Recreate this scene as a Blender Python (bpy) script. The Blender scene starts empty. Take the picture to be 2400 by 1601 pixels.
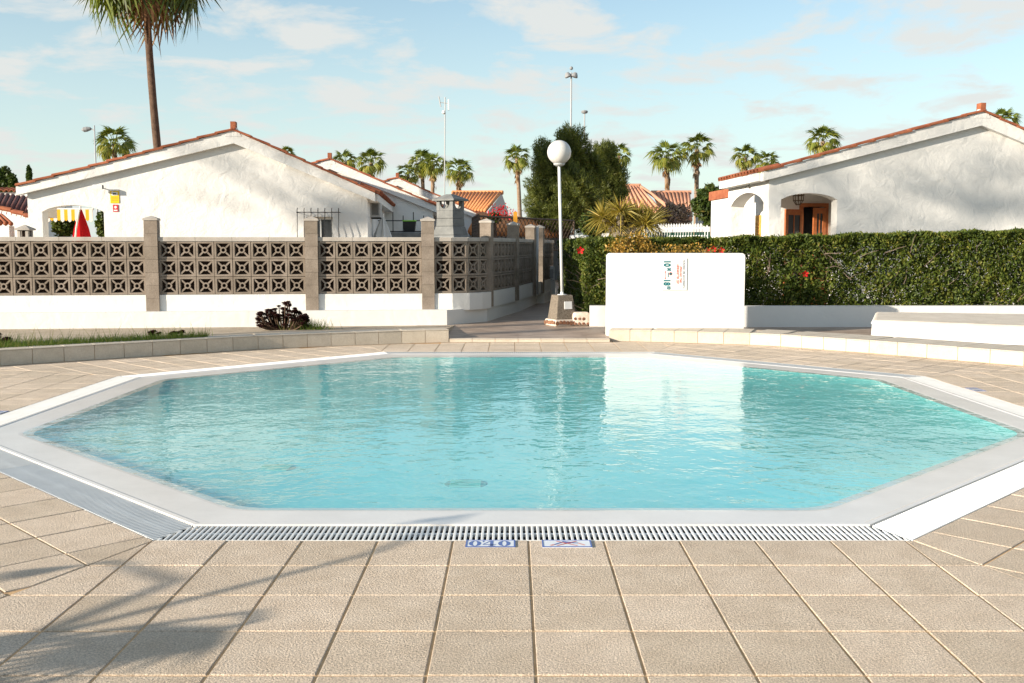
import bpy, math, random
import numpy as np
from mathutils import Vector, Matrix
from mathutils.geometry import tessellate_polygon

R = math.radians
rng = np.random.default_rng(7)
random.seed(7)
scene = bpy.context.scene
col = scene.collection

# ------------------------------------------------------------------ camera
cam_d = bpy.data.cameras.new('camera')
cam = bpy.data.objects.new('camera', cam_d)
col.objects.link(cam)
cam.location = (-0.0937, -4.4077, 1.2957)
cam.rotation_euler = (R(90 - 5.331), 0, 0)
cam_d.sensor_width = 36
cam_d.lens = 35.757
cam_d.clip_end = 6000
scene.camera = cam

# ------------------------------------------------------------------ sky
SUN_EL = 15.0
SUN_DIR = Vector((-0.862, -0.507, 0)).normalized()      # horizontal direction towards the sun
w = bpy.data.worlds.new('World')
scene.world = w
w.use_nodes = True
nt = w.node_tree
nt.nodes.clear()
def wn(t, **k):
    n = nt.nodes.new(t)
    for a, b in k.items(): setattr(n, a, b)
    return n
sky = wn('ShaderNodeTexSky', sky_type='NISHITA', sun_disc=False)
sky.sun_elevation = R(SUN_EL)
sky.sun_rotation = math.atan2(SUN_DIR.x, SUN_DIR.y)
sky.air_density = 1.0; sky.dust_density = 0.3; sky.ozone_density = 2.0
tc = wn('ShaderNodeTexCoord')
sep = wn('ShaderNodeSeparateXYZ')
nt.links.new(tc.outputs['Generated'], sep.inputs[0])
def wmath(op, a, b=None, clamp=False):
    n = wn('ShaderNodeMath', operation=op, use_clamp=clamp)
    for i, v in enumerate((a, b)):
        if v is None: continue
        if isinstance(v, (int, float)): n.inputs[i].default_value = v
        else: nt.links.new(v, n.inputs[i])
    return n.outputs[0]
zz = wmath('ADD', wmath('MAXIMUM', sep.outputs[2], 0.0), 0.16)
cu = wmath('DIVIDE', sep.outputs[0], zz)
cv = wmath('DIVIDE', sep.outputs[1], zz)
comb = wn('ShaderNodeCombineXYZ')
nt.links.new(cu, comb.inputs[0]); nt.links.new(cv, comb.inputs[1])
n1 = wn('ShaderNodeTexNoise'); n1.inputs['Scale'].default_value = 3.0
n1.inputs['Detail'].default_value = 8; n1.inputs['Roughness'].default_value = 0.6
n1.inputs['Distortion'].default_value = 0.3
nt.links.new(comb.outputs[0], n1.inputs['Vector'])
ramp = wn('ShaderNodeValToRGB')
ramp.color_ramp.elements[0].position = 0.47; ramp.color_ramp.elements[0].color = (0, 0, 0, 1)
ramp.color_ramp.elements[1].position = 0.60; ramp.color_ramp.elements[1].color = (0.92, 0.92, 0.92, 1)
nt.links.new(n1.outputs['Fac'], ramp.inputs[0])
mixc = wn('ShaderNodeMixRGB')
nt.links.new(ramp.outputs[0], mixc.inputs[0])
mixc.inputs[2].default_value = (3.6, 3.68, 3.58, 1)
# pale haze low over the horizon, the same all round
hz = wn('ShaderNodeMapRange'); hz.inputs[1].default_value = 0.0; hz.inputs[2].default_value = 0.30; hz.inputs[3].default_value = 0.88; hz.inputs[4].default_value = 0.0
nt.links.new(sep.outputs[2], hz.inputs[0])
mixh = wn('ShaderNodeMixRGB'); nt.links.new(hz.outputs[0], mixh.inputs[0]); tint = wn('ShaderNodeMixRGB', blend_type='MULTIPLY'); tint.inputs[0].default_value = 1.0; tint.inputs[2].default_value = (0.94, 0.95, 0.88, 1)   # the photograph's white balance
nt.links.new(sky.outputs[0], tint.inputs[1]); nt.links.new(tint.outputs[0], mixh.inputs[1])
mixh.inputs[2].default_value = (3.35, 3.9, 3.8, 1)
nt.links.new(mixh.outputs[0], mixc.inputs[1])
bg = wn('ShaderNodeBackground'); bg.inputs['Strength'].default_value = 0.115
nt.links.new(mixc.outputs[0], bg.inputs[0])
wo = wn('ShaderNodeOutputWorld'); nt.links.new(bg.outputs[0], wo.inputs[0])

# ------------------------------------------------------------------ sun
sl = bpy.data.lights.new('sun', 'SUN')
sl.energy = 4.9; sl.angle = R(0.6); sl.color = (1.0, 0.885, 0.735)
sun = bpy.data.objects.new('sun', sl); col.objects.link(sun)
sv = Vector((SUN_DIR.x * math.cos(R(SUN_EL)), SUN_DIR.y * math.cos(R(SUN_EL)), math.sin(R(SUN_EL))))
sun.rotation_euler = sv.to_track_quat('Z', 'Y').to_euler()
sun.location = sv * 60

scene.view_settings.view_transform = 'Standard'
scene.view_settings.look = 'None'
scene.view_settings.gamma = 1
scene.view_settings.exposure = 0.95
scene.view_settings.use_curve_mapping = False

# ------------------------------------------------------------------ material helpers
def newmat(name):
    m = bpy.data.materials.new(name); m.use_nodes = True
    t = m.node_tree; t.nodes.clear()
    out = t.nodes.new('ShaderNodeOutputMaterial')
    return m, t, out
def link(t, a, b): t.links.new(a, b)
def noise(t, scale, detail=4, rough=0.55, vec=None, dist=0.0):
    n = t.nodes.new('ShaderNodeTexNoise')
    n.inputs['Scale'].default_value = scale; n.inputs['Detail'].default_value = detail
    n.inputs['Roughness'].default_value = rough; n.inputs['Distortion'].default_value = dist
    if vec is not None: t.links.new(vec, n.inputs['Vector'])
    return n
def ramp2(t, src, p0, c0, p1, c1):
    r = t.nodes.new('ShaderNodeValToRGB')
    e = r.color_ramp.elements
    e[0].position = p0; e[0].color = (*c0, 1); e[1].position = p1; e[1].color = (*c1, 1)
    t.links.new(src, r.inputs[0]); return r
def objcoord(t, world=False):
    if world:
        g = t.nodes.new('ShaderNodeNewGeometry'); return g.outputs['Position']
    c = t.nodes.new('ShaderNodeTexCoord'); return c.outputs['Object']
def mix(t, fac, a, b, mode='MIX'):
    n = t.nodes.new('ShaderNodeMixRGB'); n.blend_type = mode
    for i, v in zip((0, 1, 2), (fac, a, b)):
        if isinstance(v, (int, float)): n.inputs[i].default_value = v
        elif isinstance(v, tuple): n.inputs[i].default_value = (*v, 1)
        else: t.links.new(v, n.inputs[i])
    return n.outputs[0]
def bump(t, h, strength, dist, normal=None):
    b = t.nodes.new('ShaderNodeBump'); b.inputs['Strength'].default_value = strength
    b.inputs['Distance'].default_value = dist; t.links.new(h, b.inputs['Height'])
    if normal is not None: t.links.new(normal, b.inputs['Normal'])
    return b.outputs[0]
def rough_mat(name, c0, c1, scale=4, rough=0.8, bump_s=0.3, bump_scale=30, bump_d=0.01, spec=0.3, rnd=0.0,
              fine=None, metallic=0.0, world=True, big=0.0):
    """two-tone noise colour, optional fine speckle, optional per-object variation, bump"""
    m, t, out = newmat(name)
    p = t.nodes.new('ShaderNodeBsdfPrincipled')
    v = objcoord(t, world)
    n = noise(t, scale, 5, 0.6, v)
    c = ramp2(t, n.outputs['Fac'], 0.3, c0, 0.7, c1).outputs[0]
    if fine:
        nf = noise(t, fine[0], 3, 0.7, v)
        f = ramp2(t, nf.outputs['Fac'], 0.38, fine[1], 0.62, fine[2]).outputs[0]
        c = mix(t, 1.0, c, f, 'MULTIPLY')
    if big:
        nb = noise(t, 0.5, 4, 0.6, v)
        f = ramp2(t, nb.outputs['Fac'], 0.35, (1 - big,) * 3, 0.65, (1, 1, 1)).outputs[0]
        c = mix(t, 1.0, c, f, 'MULTIPLY')
    if rnd:
        oi = t.nodes.new('ShaderNodeObjectInfo')
        r = ramp2(t, oi.outputs['Random'], 0, (1 - rnd, 1 - rnd, 1 - rnd * 1.2), 1, (1 + rnd * .4,) * 3).outputs[0]
        c = mix(t, 1.0, c, r, 'MULTIPLY')
    link(t, c, p.inputs['Base Color'])
    p.inputs['Roughness'].default_value = rough
    p.inputs['Specular IOR Level'].default_value = spec
    p.inputs['Metallic'].default_value = metallic
    if bump_s:
        nb2 = noise(t, bump_scale, 6, 0.65, v)
        link(t, bump(t, nb2.outputs['Fac'], bump_s, bump_d), p.inputs['Normal'])
    link(t, p.outputs[0], out.inputs[0])
    return m
def flat(name, c, rough=0.6, spec=0.3, metallic=0.0):
    d = tuple(x * 0.9 for x in c)
    return rough_mat(name, d, c, 6, rough, 0.08, 40, 0.004, spec, metallic=metallic)
def leaf_mat(name, cols, trans=0.3, rough=0.5):
    """per-face random attribute 'rnd' picks the leaf colour"""
    m, t, out = newmat(name)
    a = t.nodes.new('ShaderNodeAttribute'); a.attribute_name = 'rnd'
    r = t.nodes.new('ShaderNodeValToRGB'); e = r.color_ramp.elements
    while len(e) < len(cols): e.new(0.5)
    for i, c in enumerate(cols):
        e[i].position = i / (len(cols) - 1); e[i].color = (*c, 1)
    link(t, a.outputs['Fac'], r.inputs[0])
    p = t.nodes.new('ShaderNodeBsdfPrincipled')
    p.inputs['Roughness'].default_value = rough; p.inputs['Specular IOR Level'].default_value = 0.35
    link(t, r.outputs[0], p.inputs['Base Color'])
    tr = t.nodes.new('ShaderNodeBsdfTranslucent')
    link(t, mix(t, 1.0, r.outputs[0], (1.3, 1.3, 0.6), 'MULTIPLY'), tr.inputs[0])
    s = t.nodes.new('ShaderNodeMixShader'); s.inputs[0].default_value = trans
    link(t, p.outputs[0], s.inputs[1]); link(t, tr.outputs[0], s.inputs[2])
    link(t, s.outputs[0], out.inputs[0])
    return m

# stucco: white paint over hand-trowelled plaster
def stucco(name, c, bs=0.5, dirt=0.06):
    m, t, out = newmat(name)
    p = t.nodes.new('ShaderNodeBsdfPrincipled'); v = objcoord(t, True)
    n = noise(t, 1.3, 5, 0.6, v)
    cc = ramp2(t, n.outputs['Fac'], 0.3, tuple(x * (1 - dirt) for x in c), 0.65, c).outputs[0]
    link(t, cc, p.inputs['Base Color'])
    p.inputs['Roughness'].default_value = 0.85; p.inputs['Specular IOR Level'].default_value = 0.2
    a = noise(t, 3.5, 6, 0.55, v, 0.8); b = noise(t, 22, 4, 0.6, v)
    nn = bump(t, a.outputs['Fac'], bs, 0.055)
    nn = bump(t, b.outputs['Fac'], bs * 0.6, 0.012, nn)
    link(t, nn, p.inputs['Normal']); link(t, p.outputs[0], out.inputs[0])
    return m

M = {}
M['stucco'] = stucco('white_stucco', (0.74, 0.73, 0.70), 0.45)
M['whitewall'] = stucco('white_painted_wall', (0.71, 0.70, 0.67), 0.22, 0.06)
M['tile'] = rough_mat('deck_paver', (0.72, 0.595, 0.465), (0.85, 0.725, 0.59), 7, 0.8, 1.0, 120, 0.014, 0.25, rnd=0.11,
                      fine=(130, (0.66, 0.64, 0.62), (1.14, 1.12, 1.10)), big=0.14)
M['grout'] = rough_mat('sandy_grout', (0.52, 0.33, 0.17), (0.68, 0.47, 0.27), 14, 0.9, 0.5, 90, 0.004, 0.1)
M['kerbtile'] = rough_mat('kerb_tile', (0.50, 0.44, 0.36), (0.58, 0.52, 0.435), 8, 0.8, 0.6, 70, 0.006, 0.25, rnd=0.08,
                          fine=(90, (0.9, 0.88, 0.86), (1.05, 1.05, 1.05)))
M['soil'] = rough_mat('bare_soil', (0.36, 0.29, 0.21), (0.50, 0.42, 0.32), 5, 0.95, 0.6, 40, 0.02)
M['ground'] = rough_mat('earth', (0.24, 0.20, 0.15), (0.34, 0.29, 0.22), 0.8, 0.95, 0.4, 10, 0.03)
M['plastic'] = flat('white_plastic', (0.72, 0.73, 0.72), 0.45, 0.45)
M['darkvoid'] = flat('gutter_channel', (0.05, 0.055, 0.055), 0.7)
M['block'] = rough_mat('concrete_block', (0.215, 0.178, 0.145), (0.31, 0.262, 0.218), 5, 0.9, 0.6, 60, 0.006, 0.15, rnd=0.14,
                       fine=(60, (0.88, 0.86, 0.84), (1.05, 1.05, 1.05)))
M['coping'] = rough_mat('concrete_coping', (0.36, 0.325, 0.285), (0.46, 0.42, 0.375), 5, 0.85, 0.4, 50, 0.005, 0.2, rnd=0.06)
M['chimney'] = rough_mat('grey_concrete', (0.15, 0.155, 0.155), (0.23, 0.235, 0.23), 6, 0.85, 0.4, 50, 0.005, 0.2, rnd=0.1)
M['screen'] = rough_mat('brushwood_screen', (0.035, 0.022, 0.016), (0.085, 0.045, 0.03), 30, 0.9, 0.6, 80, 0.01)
M['terracotta'] = rough_mat('terracotta', (0.26, 0.075, 0.04), (0.42, 0.15, 0.075), 5, 0.8, 0.4, 40, 0.008, 0.2, rnd=0.25)
M['orange'] = rough_mat('orange_roof_tile', (0.55, 0.21, 0.08), (0.68, 0.30, 0.13), 3, 0.8, 0.3, 30, 0.008, 0.2, rnd=0.15)
M['pinktile'] = rough_mat('salmon_roof_tile', (0.52, 0.24, 0.15), (0.64, 0.34, 0.22), 3, 0.8, 0.3, 30, 0.008, 0.2, rnd=0.15)
M['darkroof'] = rough_mat('dark_red_roof', (0.10, 0.035, 0.03), (0.17, 0.06, 0.045), 4, 0.8, 0.4, 20, 0.01)
M['whitemetal'] = flat('white_painted_steel', (0.70, 0.71, 0.70), 0.4, 0.5)
M['greymetal'] = flat('galvanised_steel', (0.42, 0.43, 0.43), 0.45, 0.5)
M['iron'] = flat('black_iron', (0.02, 0.02, 0.022), 0.5, 0.4)
M['black'] = flat('black_plastic', (0.018, 0.018, 0.02), 0.5, 0.4)
M['lime'] = flat('lime_plastic', (0.25, 0.62, 0.03), 0.5)
M['yellow'] = flat('yellow_enamel', (0.85, 0.55, 0.02), 0.4)
M['orangepost'] = flat('ochre_painted_wood', (0.70, 0.32, 0.03), 0.6)
M['red'] = flat('red_cloth', (0.55, 0.015, 0.02), 0.8, 0.1)
M['signred'] = flat('red_enamel', (0.60, 0.03, 0.04), 0.4)
M['signwhite'] = flat('white_enamel', (0.80, 0.80, 0.78), 0.4)
M['awnyellow'] = flat('yellow_canvas', (0.80, 0.42, 0.03), 0.8, 0.1)
M['awnwhite'] = flat('white_canvas', (0.75, 0.72, 0.66), 0.8, 0.1)
M['wood'] = rough_mat('varnished_wood', (0.30, 0.085, 0.025), (0.42, 0.14, 0.045), 12, 0.45, 0.2, 60, 0.003, 0.4)
M['shutter'] = rough_mat('honey_wood', (0.55, 0.28, 0.06), (0.66, 0.37, 0.10), 12, 0.6, 0.2, 60, 0.003, 0.3)
M['glass'] = flat('dark_glass', (0.05, 0.055, 0.06), 0.12, 0.4)
M['curtain'] = flat('dark_curtain', (0.10, 0.06, 0.05), 0.9, 0.1)
M['drain'] = flat('drain_cover', (0.14, 0.45, 0.44), 0.5)
M['teal'] = flat('teal_print', (0.0, 0.13, 0.155), 0.5)
M['blueprint'] = flat('cobalt_glaze', (0.05, 0.10, 0.36), 0.2, 0.5)
M['redprint'] = flat('red_print', (0.60, 0.08, 0.06), 0.5)
M['pinkprint'] = flat('faded_red_print', (0.64, 0.22, 0.17), 0.5)
M['greyprint'] = flat('faded_grey_print', (0.25, 0.27, 0.29), 0.5)
M['glaze'] = flat('white_glaze', (0.78, 0.80, 0.82), 0.15, 0.5)
M['bark'] = rough_mat('palm_bark', (0.07, 0.042, 0.028), (0.15, 0.095, 0.062), 9, 0.9, 0.8, 30, 0.02)  # the tall trunk's shade is put into this dark colour
M['palmtrunk'] = rough_mat('sunlit_palm_trunk', (0.17, 0.11, 0.07), (0.31, 0.22, 0.15), 6, 0.9, 0.6, 20, 0.02)  # lighter copy of the bark, sunlight put into the colour
M['beigetop'] = rough_mat('shaded_top_plaster', (0.50, 0.44, 0.365), (0.62, 0.56, 0.475), 3, 0.9, 0.4, 30, 0.01)  # grazing-sun shade of the platform top is put into this beige
M['lampgrey'] = flat('weathered_lamp_metal', (0.26, 0.265, 0.27), 0.5)
M['twig'] = rough_mat('dry_twig', (0.10, 0.072, 0.055), (0.21, 0.16, 0.125), 12, 0.9, 0.3, 40, 0.004)
M['aggregate'] = rough_mat('exposed_aggregate', (0.14, 0.12, 0.095), (0.26, 0.23, 0.19), 60, 0.9, 1.0, 80, 0.015,
                           fine=(90, (0.4, 0.38, 0.36), (1.4, 1.35, 1.3)))
M['rubble'] = rough_mat('brown_stone', (0.17, 0.07, 0.04), (0.34, 0.18, 0.11), 14, 0.85, 0.8, 30, 0.02, rnd=0.3)
M['mortar'] = rough_mat('white_mortar', (0.50, 0.42, 0.34), (0.68, 0.60, 0.52), 10, 0.9, 0.6, 40, 0.01)
M['globe'] = flat('opal_globe', (0.62, 0.60, 0.57), 0.35, 0.5)
M['green'] = flat('green_painted_wood', (0.015, 0.07, 0.045), 0.7)
M['lattice'] = flat('dark_lattice', (0.10, 0.07, 0.05), 0.8)
M['cloth'] = flat('white_cloth', (0.66, 0.67, 0.66), 0.9, 0.1)
M['pinkwall'] = stucco('pale_pink_render', (0.60, 0.53, 0.48), 0.3)
M['leaf'] = leaf_mat('hedge_leaf', [(0.026, 0.046, 0.006), (0.06, 0.092, 0.011), (0.115, 0.14, 0.018), (0.20, 0.18, 0.03)], 0.25, 0.6)
M['goldleaf'] = leaf_mat('golden_leaf', [(0.05, 0.07, 0.012), (0.22, 0.15, 0.025), (0.42, 0.25, 0.05), (0.55, 0.32, 0.07)], 0.3)
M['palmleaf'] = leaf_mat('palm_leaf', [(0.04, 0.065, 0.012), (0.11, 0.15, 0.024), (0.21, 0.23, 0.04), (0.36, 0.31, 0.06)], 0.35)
M['deadleaf'] = leaf_mat('dead_palm_leaf', [(0.13, 0.06, 0.03), (0.25, 0.13, 0.06), (0.36, 0.2, 0.09), (0.42, 0.28, 0.13)], 0.2)
M['pine'] = leaf_mat('pine_needle', [(0.05, 0.065, 0.016), (0.13, 0.155, 0.034), (0.21, 0.21, 0.048), (0.25, 0.17, 0.06)], 0.4)
M['dragon'] = leaf_mat('sword_leaf', [(0.14, 0.13, 0.025), (0.26, 0.22, 0.04), (0.38, 0.29, 0.06), (0.46, 0.32, 0.08)], 0.25)
M['dry'] = leaf_mat('dry_leaf', [(0.16, 0.10, 0.08), (0.28, 0.19, 0.15), (0.36, 0.26, 0.2), (0.2, 0.16, 0.06)], 0.2)
M['purple'] = leaf_mat('purple_leaf', [(0.018, 0.006, 0.007), (0.035, 0.010, 0.011), (0.055, 0.016, 0.015), (0.03, 0.02, 0.012)], 0.1)
M['grass'] = leaf_mat('grass_blade', [(0.05, 0.10, 0.015), (0.10, 0.17, 0.025), (0.17, 0.24, 0.04), (0.3, 0.26, 0.09)], 0.35)
M['tree'] = leaf_mat('tree_leaf', [(0.02, 0.04, 0.008), (0.045, 0.075, 0.012), (0.08, 0.11, 0.02), (0.16, 0.13, 0.03)], 0.25)
M['petal'] = leaf_mat('red_petal', [(0.45, 0.0, 0.008), (0.62, 0.004, 0.012), (0.68, 0.01, 0.02)], 0.3)

# path: brown slabs polished by feet; streaks put sun and shade into the colour
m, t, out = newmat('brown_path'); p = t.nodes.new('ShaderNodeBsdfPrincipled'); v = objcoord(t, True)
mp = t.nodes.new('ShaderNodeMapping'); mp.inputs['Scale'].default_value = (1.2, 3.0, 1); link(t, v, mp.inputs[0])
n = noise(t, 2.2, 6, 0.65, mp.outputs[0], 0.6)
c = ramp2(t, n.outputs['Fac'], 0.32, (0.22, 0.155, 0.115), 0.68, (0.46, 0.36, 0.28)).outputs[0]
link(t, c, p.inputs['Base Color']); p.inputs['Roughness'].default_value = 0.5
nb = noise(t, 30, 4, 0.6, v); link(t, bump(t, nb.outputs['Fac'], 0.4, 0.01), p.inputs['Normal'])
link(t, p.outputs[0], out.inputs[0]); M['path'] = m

# pool paints
M['poolwhite'] = rough_mat('pool_rim_paint', (0.67, 0.645, 0.61), (0.76, 0.735, 0.70), 2.5, 0.22, 0.15, 12, 0.004, 0.5)
m, t, out = newmat('pool_blue_paint'); p = t.nodes.new('ShaderNodeBsdfPrincipled'); v = objcoord(t, True)
n = noise(t, 0.9, 5, 0.6, v)
c = ramp2(t, n.outputs['Fac'], 0.3, (0.19, 0.64, 0.65), 0.7, (0.28, 0.75, 0.74)).outputs[0]
link(t, c, p.inputs['Base Color']); p.inputs['Roughness'].default_value = 0.7
link(t, p.outputs[0], out.inputs[0]); M['poolblue'] = m

# water: Fresnel mix of a mirror and clear transmission, rippled
m, t, out = newmat('rippled_water'); v = objcoord(t, True)
na = noise(t, 2.3, 1, 0.4, v, 0.3); nb = noise(t, 8.0, 1, 0.4, v, 0.5); nc = noise(t, 24, 1, 0.4, v, 0.3)
nn = bump(t, na.outputs['Fac'], 1.0, 0.009); nn = bump(t, nb.outputs['Fac'], 1.0, 0.0042, nn)
nn = bump(t, nc.outputs['Fac'], 1.0, 0.0016, nn)
geo = t.nodes.new('ShaderNodeNewGeometry')
dt = t.nodes.new('ShaderNodeVectorMath'); dt.operation = 'DOT_PRODUCT'; link(t, nn, dt.inputs[0]); link(t, geo.outputs['Incoming'], dt.inputs[1])
def tm(op, a, b):
    n_ = t.nodes.new('ShaderNodeMath'); n_.operation = op; n_.use_clamp = op != 'ABSOLUTE'
    for i_, q_ in enumerate((a, b)):
        if q_ is None: continue
        if isinstance(q_, (int, float)): n_.inputs[i_].default_value = q_
        else: link(t, q_, n_.inputs[i_])
    return n_.outputs[0]
ab = tm('ABSOLUTE', dt.outputs['Value'], None)
schlick = tm('ADD', tm('MULTIPLY', tm('POWER', tm('SUBTRACT', 1.0, ab), 5.0), 0.98), 0.02)
gl = t.nodes.new('ShaderNodeBsdfGlossy'); gl.inputs['Roughness'].default_value = 0.02
gl.inputs['Color'].default_value = (0.97, 0.98, 1, 1); link(t, nn, gl.inputs['Normal'])
trn = t.nodes.new('ShaderNodeBsdfTransparent'); trn.inputs[0].default_value = (0.90, 0.99, 0.985, 1)
s = t.nodes.new('ShaderNodeMixShader'); link(t, schlick, s.inputs[0])
link(t, trn.outputs[0], s.inputs[1]); link(t, gl.outputs[0], s.inputs[2]); link(t, s.outputs[0], out.inputs[0])
M['water'] = m

# ------------------------------------------------------------------ mesh helpers
class MB:
    def __init__(s): s.v = []; s.f = []
    def add(s, vs, fs):
        b = len(s.v); s.v += [tuple(map(float, p)) for p in vs]; s.f += [tuple(i + b for i in f) for f in fs]; return s
    def box(s, x0, x1, y0, y1, z0, z1):
        return s.add([(x0, y0, z0), (x1, y0, z0), (x1, y1, z0), (x0, y1, z0), (x0, y0, z1), (x1, y0, z1), (x1, y1, z1), (x0, y1, z1)],
                     [(0, 3, 2, 1), (4, 5, 6, 7), (0, 1, 5, 4), (1, 2, 6, 5), (2, 3, 7, 6), (3, 0, 4, 7)])
    def cbox(s, x0, x1, y0, y1, z0, z1, c=0.01):
        """box with chamfered upper edges"""
        return s.add([(x0, y0, z0), (x1, y0, z0), (x1, y1, z0), (x0, y1, z0), (x0, y0, z1 - c), (x1, y0, z1 - c), (x1, y1, z1 - c), (x0, y1, z1 - c),
                      (x0 + c, y0 + c, z1), (x1 - c, y0 + c, z1), (x1 - c, y1 - c, z1), (x0 + c, y1 - c, z1)],
                     [(0, 3, 2, 1), (8, 9, 10, 11)] + [(i, (i + 1) % 4, 4 + (i + 1) % 4, 4 + i) for i in range(4)] +
                     [(4 + i, 4 + (i + 1) % 4, 8 + (i + 1) % 4, 8 + i) for i in range(4)])
    def prism(s, poly, z0, z1, c=0.0):
        """vertical prism over an xy polygon (counter-clockwise), optional chamfer"""
        n = len(poly); cx = sum(p[0] for p in poly) / n; cy = sum(p[1] for p in poly) / n
        vs = [(x, y, z0) for x, y in poly] + [(x, y, z1 - c) for x, y in poly]
        fs = [(i, (i + 1) % n, n + (i + 1) % n, n + i) for i in range(n)]
        if c:
            for x, y in poly:
                d = math.hypot(x - cx, y - cy) or 1
                k = 1 - c * 1.3 / d
                vs.append((cx + (x - cx) * k, cy + (y - cy) * k, z1))
            fs += [(n + i, n + (i + 1) % n, 2 * n + (i + 1) % n, 2 * n + i) for i in range(n)] + [tuple(range(2 * n, 3 * n))]
        else: fs.append(tuple(range(n, 2 * n)))
        fs.append(tuple(reversed(range(n))))
        return s.add(vs, fs)
    def tube(s, pts, rad, n=8, cap=True):
        pts = [Vector(p) for p in pts]
        if isinstance(rad, (int, float)): rad = [rad] * len(pts)
        vs = []; fs = []
        for i, p in enumerate(pts):
            d = (pts[min(i + 1, len(pts) - 1)] - pts[max(i - 1, 0)]).normalized()
            a = d.orthogonal().normalized() if i == 0 else (a - d * a.dot(d)).normalized()
            b = d.cross(a)
            for k in range(n):
                an = 2 * math.pi * k / n
                vs.append(p + (a * math.cos(an) + b * math.sin(an)) * rad[i])
        for i in range(len(pts) - 1):
            for k in range(n):
                k2 = (k + 1) % n
                fs.append((i * n + k, i * n + k2, (i + 1) * n + k2, (i + 1) * n + k))
        if cap:
            fs.append(tuple(reversed(range(n)))); fs.append(tuple((len(pts) - 1) * n + k for k in range(n)))
        return s.add(vs, fs)
    def lathe(s, prof, n=16, c=(0, 0, 0)):
        vs = []; fs = []
        for r, z in prof:
            for k in range(n):
                an = 2 * math.pi * k / n
                vs.append((c[0] + r * math.cos(an), c[1] + r * math.sin(an), c[2] + z))
        for i in range(len(prof) - 1):
            for k in range(n):
                k2 = (k + 1) % n
                fs.append((i * n + k, i * n + k2, (i + 1) * n + k2, (i + 1) * n + k))
        fs.append(tuple(reversed(range(n)))); fs.append(tuple((len(prof) - 1) * n + k for k in range(n)))
        return s.add(vs, fs)
    def plate(s, outer, holes, y0, y1, swap=False):
        """plate standing in the XZ plane (or YZ if swap) with holes; outline in (u, z)"""
        loops = [outer] + list(holes)
        flatv = [p for l in loops for p in l]
        tris = tessellate_polygon([[Vector((u, z, 0)) for u, z in l] for l in loops])
        def P(u, z, d): return (d, u, z) if swap else (u, d, z)
        n = len(flatv)
        vs = [P(u, z, y0) for u, z in flatv] + [P(u, z, y1) for u, z in flatv]
        fs = []
        for a, b, c in tris:
            fs.append((a, b, c)); fs.append((n + c, n + b, n + a))
        o = 0
        for l in loops:
            k = len(l)
            for i in range(k): fs.append((o + i, o + (i + 1) % k, n + o + (i + 1) % k, n + o + i))
            o += k
        return s.add(vs, fs)
    def mesh(s, name, mat, smooth=False, recalc=True):
        me = bpy.data.meshes.new(name); me.from_pydata(s.v, [], s.f); me.update()
        if recalc:
            import bmesh
            bm = bmesh.new(); bm.from_mesh(me); bmesh.ops.recalc_face_normals(bm, faces=bm.faces); bm.to_mesh(me); bm.free()
        if mat is not None: me.materials.append(mat)
        if smooth:
            for p_ in me.polygons: p_.use_smooth = True
        return me
    def build(s, name, mat, parent=None, smooth=False, recalc=True, loc=None):
        o = bpy.data.objects.new(name, s.mesh(name, mat, smooth, recalc)); col.objects.link(o)
        if parent is not None: o.parent = parent
        if loc is not None: o.location = loc
        return o
def inst(name, me, parent=None, loc=(0, 0, 0), rot=(0, 0, 0), sc=None):
    o = bpy.data.objects.new(name, me); col.objects.link(o)
    if parent is not None: o.parent = parent
    o.location = loc; o.rotation_euler = rot
    if sc is not None: o.scale = sc
    return o
def empty(name, loc=(0, 0, 0), rz=0.0):
    o = bpy.data.objects.new(name, None); col.objects.link(o); o.empty_display_size = 0.2
    o.location = loc; o.rotation_euler = (0, 0, rz); return o
def tag(o, label, cat, group=None):
    o['label'] = label; o['category'] = cat
    if group: o['group'] = group
    return o
def struct(o): o['kind'] = 'structure'; return o
def stuff(o): o['kind'] = 'stuff'; return o
def copy_tree(o, parent=None):
    c = o.copy(); col.objects.link(c)
    if parent is not None: c.parent = parent
    for ch in list(o.children): copy_tree(ch, c)
    return c
def numpy_mesh(name, verts, nper, mat, parent=None, rnd=None):
    """faces of nper consecutive vertices, with a random value per face for the leaf materials"""
    verts = np.asarray(verts, dtype=np.float32).reshape(-1, 3)
    nf = len(verts) // nper
    me = bpy.data.meshes.new(name)
    me.vertices.add(len(verts)); me.vertices.foreach_set('co', verts.ravel())
    me.loops.add(len(verts)); me.loops.foreach_set('vertex_index', np.arange(len(verts), dtype=np.int32))
    me.polygons.add(nf); me.polygons.foreach_set('loop_start', np.arange(0, nf * nper, nper, dtype=np.int32))
    me.update(calc_edges=True)
    a = me.attributes.new('rnd', 'FLOAT', 'FACE')
    if rnd is None: rnd = rng.random(nf)
    a.data.foreach_set('value', np.asarray(rnd, dtype=np.float32))
    me.materials.append(mat)
    if name is None: return me
    o = bpy.data.objects.new(name, me); col.objects.link(o)
    if parent is not None: o.parent = parent
    return o
def unit(v): return v / np.maximum(np.linalg.norm(v, axis=-1, keepdims=True), 1e-9)
def leaves(pos, size, aspect=0.4, dirs=None, spread=1.0):
    """rhombic leaves, 4 vertices each"""
    n = len(pos)
    d = rng.normal(size=(n, 3))
    if dirs is not None: d = dirs + d * spread
    d = unit(d); s_ = unit(np.cross(d, rng.normal(size=(n, 3))))
    sz = (np.asarray(size) * (0.6 + 0.8 * rng.random(n)))[:, None]
    return np.stack([pos - d * sz * .5, pos + s_ * sz * aspect * .5, pos + d * sz * .5, pos - s_ * sz * aspect * .5], 1)
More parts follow.
